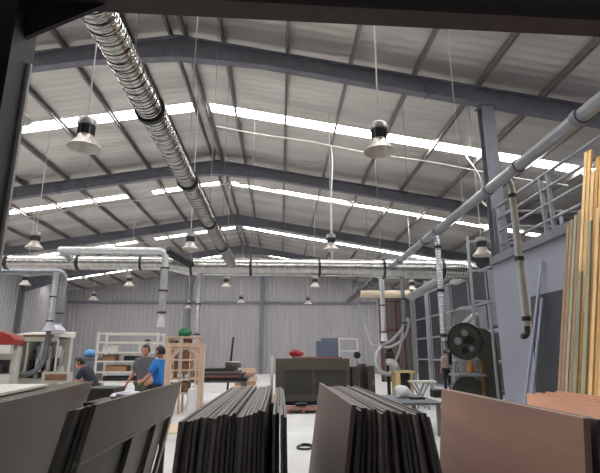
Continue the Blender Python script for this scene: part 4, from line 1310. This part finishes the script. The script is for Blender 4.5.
def person(label, loc, rz, J, shirt, trous, sleeve=0.55, hairlen=0.0):
    """J: joints in body space (x right, y forward, z up)."""
    root = thing('person', label, 'person', loc)
    root.rotation_euler = (0, 0, rz)
    V = {k: Vector(v) for k, v in J.items()}
    names = ['pelvis', 'waist', 'chest', 'neckb', 'neck',
             'hipL', 'kneeL', 'ankL', 'toeL', 'hipR', 'kneeR', 'ankR', 'toeR',
             'shL', 'elL', 'wrL', 'hdL', 'shR', 'elR', 'wrR', 'hdR']
    idx = {n: i for i, n in enumerate(names)}
    E_ = [('pelvis', 'waist'), ('waist', 'chest'), ('chest', 'neckb'), ('neckb', 'neck')]
    for s in 'LR':
        E_ += [('pelvis', 'hip' + s), ('hip' + s, 'knee' + s), ('knee' + s, 'ank' + s), ('ank' + s, 'toe' + s),
               ('chest', 'sh' + s), ('sh' + s, 'el' + s), ('el' + s, 'wr' + s), ('wr' + s, 'hd' + s)]
    rad = dict(pelvis=(0.14, 0.10), waist=(0.125, 0.09), chest=(0.13, 0.09), neckb=0.058, neck=0.05)
    for s in 'LR':
        rad.update({'hip' + s: 0.085, 'knee' + s: 0.055, 'ank' + s: 0.04, 'toe' + s: 0.035,
                    'sh' + s: 0.045, 'el' + s: 0.04, 'wr' + s: 0.027, 'hd' + s: (0.035, 0.02)})
    A = skin_mesh([V[n] for n in names], [(idx[a], idx[b]) for a, b in E_], [rad[n] for n in names])
    mb = MB()
    mb.add([v.co for v in A.vertices], [tuple(p.vertices) for p in A.polygons])
    # head with face
    hc = V['head']
    fwd = (V['nose'] - hc)
    fwd.z *= 0.6
    fwd.normalize()
    upv = (V['head'] - V['neck']).normalized()
    rt = fwd.cross(upv).normalized()
    upv = rt.cross(fwd)

    def loc2(a, b, c_):
        return hc + rt * a + fwd * b + upv * c_
    n, m = 20, 14
    vs, fs = [], []
    for i in range(m + 1):
        th = PI * i / m
        for k in range(n):
            a = 2 * PI * k / n
            x, y3, z = math.sin(th) * math.cos(a), math.sin(th) * math.sin(a), math.cos(th)
            wd = 0.077 * (1 - 0.22 * max(0, -z))
            vs.append(loc2(x * wd, y3 * 0.095 + (0.012 if z < 0 and y3 > 0 else 0), z * 0.115))
    for i in range(m):
        for k in range(n):
            k2 = (k + 1) % n
            fs.append((i * n + k, (i + 1) * n + k, (i + 1) * n + k2, i * n + k2))
    mb.add(vs, fs)
    mb.tube([loc2(0, 0.085, 0.02), loc2(0, 0.118, -0.028), loc2(0, 0.09, -0.034)], [0.010, 0.017, 0.010], 8)
    for s in (-1, 1):
        mb.tube([loc2(s * 0.072, -0.005, 0.02), loc2(s * 0.088, -0.012, 0.012), loc2(s * 0.078, -0.006, -0.03)], [0.012, 0.017, 0.01], 8)
    mb.tube([loc2(-0.026, 0.094, -0.062), loc2(0, 0.104, -0.064), loc2(0.026, 0.094, -0.062)], [0.007, 0.011, 0.007], 8)
    mb.tube([V['neck'], hc], 0.05, 10)
    # fingers
    for s in 'LR':
        w, h = V['wr' + s], V['hd' + s]
        d = (h - w).normalized()
        side = d.cross(Vector((1, 0, 0)))
        side = side.normalized() if side.length > 0.2 else Vector((0, 1, 0))
        nrm = side.cross(d)
        for k, ln in enumerate((0.07, 0.08, 0.074, 0.058)):
            b0 = h + side * (0.024 - 0.016 * k)
            mb.tube([b0 - d * 0.02, b0 + d * ln * 0.5 + nrm * 0.004, b0 + d * ln * 0.9 + nrm * 0.022], [0.0095, 0.009, 0.0075], 6)
        b0 = w + d * 0.03 + side * 0.025
        mb.tube([b0, b0 + side * 0.028 + d * 0.03, b0 + side * 0.034 + d * 0.058], [0.012, 0.011, 0.008], 6)
    me = mb.mesh('body')
    tmp = bpy.data.objects.new('tmp', me)
    COL.objects.link(tmp)
    rmd = tmp.modifiers.new('r', 'REMESH')
    rmd.mode = 'VOXEL'
    rmd.voxel_size = 0.0075
    sm = tmp.modifiers.new('s', 'SMOOTH')
    sm.iterations = 2
    fin = evaluated(tmp)
    bpy.data.objects.remove(tmp)

    def child(name, me, m, lab=None):
        me.name = name
        me.materials.clear()
        me.materials.append(M[m] if isinstance(m, str) else m)
        for p in me.polygons:
            p.use_smooth = True
        o = bpy.data.objects.new(name, me)
        COL.objects.link(o)
        o.parent = root
        if lab:
            o['label'] = lab
        return o
    child('body', fin, 'skin')
    # hair: cap over the skull, open to the face
    hv, hf = [], []
    n, m = 24, 9
    for i in range(m + 1):
        th = PI * 0.62 * i / m
        for k in range(n):
            a = 2 * PI * k / n
            x, y3, z = math.sin(th) * math.cos(a), math.sin(th) * math.sin(a), math.cos(th)
            t2 = th
            if y3 > 0.3 * math.sin(th) and th > PI * 0.33:
                t2 = PI * 0.33
                x, y3, z = math.sin(t2) * math.cos(a), math.sin(t2) * math.sin(a), math.cos(t2)
            hv.append(loc2(x * 0.088, y3 * 0.106 - 0.004, z * 0.127 + 0.004))
    for i in range(m):
        for k in range(n):
            k2 = (k + 1) % n
            hf.append((i * n + k, (i + 1) * n + k, (i + 1) * n + k2, i * n + k2))
    child('hair', MB().add(hv, hf).mesh('hair'), 'hair')
    ev = MB()
    for s in (-1, 1):
        ev.blob(loc2(s * 0.03, 0.089, 0.008), (0.022, 0.014, 0.012), 1, 0.0, 10, 6)
    child('eyes', ev.mesh('eyes'), 'black')
    # shirt
    sn = ['waist', 'hem', 'chest', 'neckb'] + ['shL', 'seL', 'shR', 'seR']
    hem = V['waist'].lerp(V['pelvis'], 0.9)
    P = {'hem': hem, 'seL': V['shL'].lerp(V['elL'], sleeve * 1.5), 'seR': V['shR'].lerp(V['elR'], sleeve * 1.5)}
    P.update({k: V[k] for k in ('waist', 'chest', 'neckb', 'shL', 'shR')})
    si = {n_: i for i, n_ in enumerate(sn)}
    se = [('waist', 'hem'), ('waist', 'chest'), ('chest', 'neckb'), ('chest', 'shL'), ('shL', 'seL'), ('chest', 'shR'), ('shR', 'seR')]
    sr = dict(hem=(0.165, 0.125), waist=(0.158, 0.118), chest=(0.178, 0.138), neckb=(0.10, 0.09), shL=0.085, shR=0.085, seL=0.062, seR=0.062)
    child('shirt', skin_mesh([P[n_] for n_ in sn], [(si[a], si[b]) for a, b in se], [sr[n_] for n_ in sn]), shirt)
    tn = ['pelvis', 'hipL', 'kneeL', 'ankL', 'hipR', 'kneeR', 'ankR']
    ti = {n_: i for i, n_ in enumerate(tn)}
    te = [('pelvis', 'hipL'), ('hipL', 'kneeL'), ('kneeL', 'ankL'), ('pelvis', 'hipR'), ('hipR', 'kneeR'), ('kneeR', 'ankR')]
    trd = dict(pelvis=(0.155, 0.115), hipL=0.105, hipR=0.105, kneeL=0.078, kneeR=0.078, ankL=0.066, ankR=0.066)
    TP = dict(V)
    child('trousers', skin_mesh([TP[n_] for n_ in tn], [(ti[a], ti[b]) for a, b in te], [trd[n_] for n_ in tn]), trous)
    for s in 'LR':
        a, t = V['ank' + s], V['toe' + s]
        d = (t - a)
        d.z = 0
        d.normalize()
        z0 = 0.0
        mb2 = MB()
        ground = Vector((a.x, a.y, 0.0))
        mb2.tube([ground - d * 0.07 + Vector((0, 0, 0.045)), ground + Vector((0, 0, 0.05)), ground + d * 0.1 + Vector((0, 0, 0.042)), ground + d * 0.19 + Vector((0, 0, 0.032))], [0.04, 0.048, 0.044, 0.028], 12)
        for v in mb2.v:
            v.z = max(v.z, 0.0)
        child('shoe', mb2.mesh('shoe'), 'black')
    return root


def standing(h=1.66, lean=0.0, armL=None, armR=None, look=0.0):
    k = h / 1.70
    J = dict(pelvis=(0, 0, 0.93), waist=(0, 0.01 + lean * 0.1, 1.08), chest=(0, 0.01 + lean * 0.25, 1.30), neckb=(0, lean * 0.35, 1.42), neck=(0, 0.015 + lean * 0.4, 1.49),
             head=(0, 0.035 + lean * 0.5, 1.585), nose=(math.sin(look) * 0.12, 0.035 + lean * 0.5 + math.cos(look) * 0.12, 1.565),
             hipL=(-0.09, 0, 0.88), kneeL=(-0.10, 0.02, 0.48), ankL=(-0.11, -0.01, 0.08), toeL=(-0.12, 0.13, 0.035),
             hipR=(0.09, 0, 0.88), kneeR=(0.10, 0.02, 0.48), ankR=(0.11, -0.01, 0.08), toeR=(0.12, 0.13, 0.035),
             shL=(-0.175, lean * 0.3, 1.38), shR=(0.175, lean * 0.3, 1.38))
    aL = armL or ((-0.23, -0.02, 1.10), (-0.24, 0.07, 0.86), (-0.235, 0.10, 0.78))
    aR = armR or ((0.23, -0.02, 1.10), (0.24, 0.07, 0.86), (0.235, 0.10, 0.78))
    J['elL'], J['wrL'], J['hdL'] = aL
    J['elR'], J['wrR'], J['hdR'] = aR
    return {n: (v[0] * k, v[1] * k, v[2] * k) for n, v in J.items()}


pg = atY(146.5, 350, 10.2)
person('person in a grey t-shirt and olive trousers standing by the white rack', (pg.x, 10.2, 0), PI - 0.15,
       standing(1.66, 0.0, armR=((0.25, 0.0, 1.12), (0.33, 0.1, 0.92), (0.35, 0.14, 0.84)), armL=((-0.23, 0.02, 1.11), (-0.2, 0.22, 0.98), (-0.19, 0.3, 0.95))), 'tee_grey', 'khaki')
pb_ = atY(163, 350, 9.5)
person('person in a bright blue t-shirt seen from behind, facing the man in grey', (pb_.x, 9.5, 0), 1.15,
       standing(1.62, 0.06, armL=((-0.25, 0.1, 1.13), (-0.2, 0.32, 1.02), (-0.18, 0.4, 1.02)), armR=((0.24, 0.05, 1.10), (0.15, 0.28, 1.0), (0.1, 0.35, 0.99))), 'tee_blue', 'trouser')
pk = atY(447, 388, 20.5)
person('person in a pale shirt and dark trousers standing far off, left of the bandsaw', (atY(446.5, 365, 20.3).x, 20.3, 0), 0.2,
       standing(1.68, 0.0), 'pinkgrey', 'trouser')
pn = atY(79, 366, 11.2)
J = standing(1.66)
J.update(pelvis=(0, -0.08, 0.74), waist=(0, 0.02, 0.87), chest=(0, 0.14, 1.07), neckb=(0, 0.21, 1.16), neck=(0, 0.25, 1.20), head=(0, 0.31, 1.285), nose=(0, 0.42, 1.23),
         hipL=(-0.09, -0.05, 0.69), hipR=(0.09, -0.05, 0.69), kneeL=(-0.12, 0.24, 0.45), kneeR=(0.12, 0.24, 0.45), ankL=(-0.12, 0.02, 0.08), ankR=(0.12, 0.02, 0.08),
         shL=(-0.175, 0.17, 1.12), shR=(0.175, 0.17, 1.12), elL=(-0.21, 0.3, 0.9), wrL=(-0.17, 0.48, 0.82), hdL=(-0.16, 0.55, 0.82),
         elR=(0.21, 0.3, 0.9), wrR=(0.17, 0.48, 0.82), hdR=(0.16, 0.55, 0.82))
person('person in a navy shirt bending forward beside the open-hooded machine', (pn.x + 0.33, 11.2, 0), PI / 2, J, 'navy', 'trouser')

# ------------------------------------------------------------------ light and colour
w = bpy.data.worlds.new('sky')
scene.world = w
w.use_nodes = True
bg = w.node_tree.nodes['Background']
bg.inputs['Color'].default_value = (0.9, 0.92, 1, 1)
bg.inputs['Strength'].default_value = 0.25
scene.view_settings.view_transform = 'Standard'
scene.view_settings.look = 'None'
scene.view_settings.exposure = -0.52
scene.view_settings.gamma = 1.0
scene.view_settings.use_curve_mapping = False
scene.cycles.use_denoising = True
scene.cycles.max_bounces = 10
scene.cycles.diffuse_bounces = 6
scene.cycles.sample_clamp_indirect = 6
bpy.context.view_layer.update()
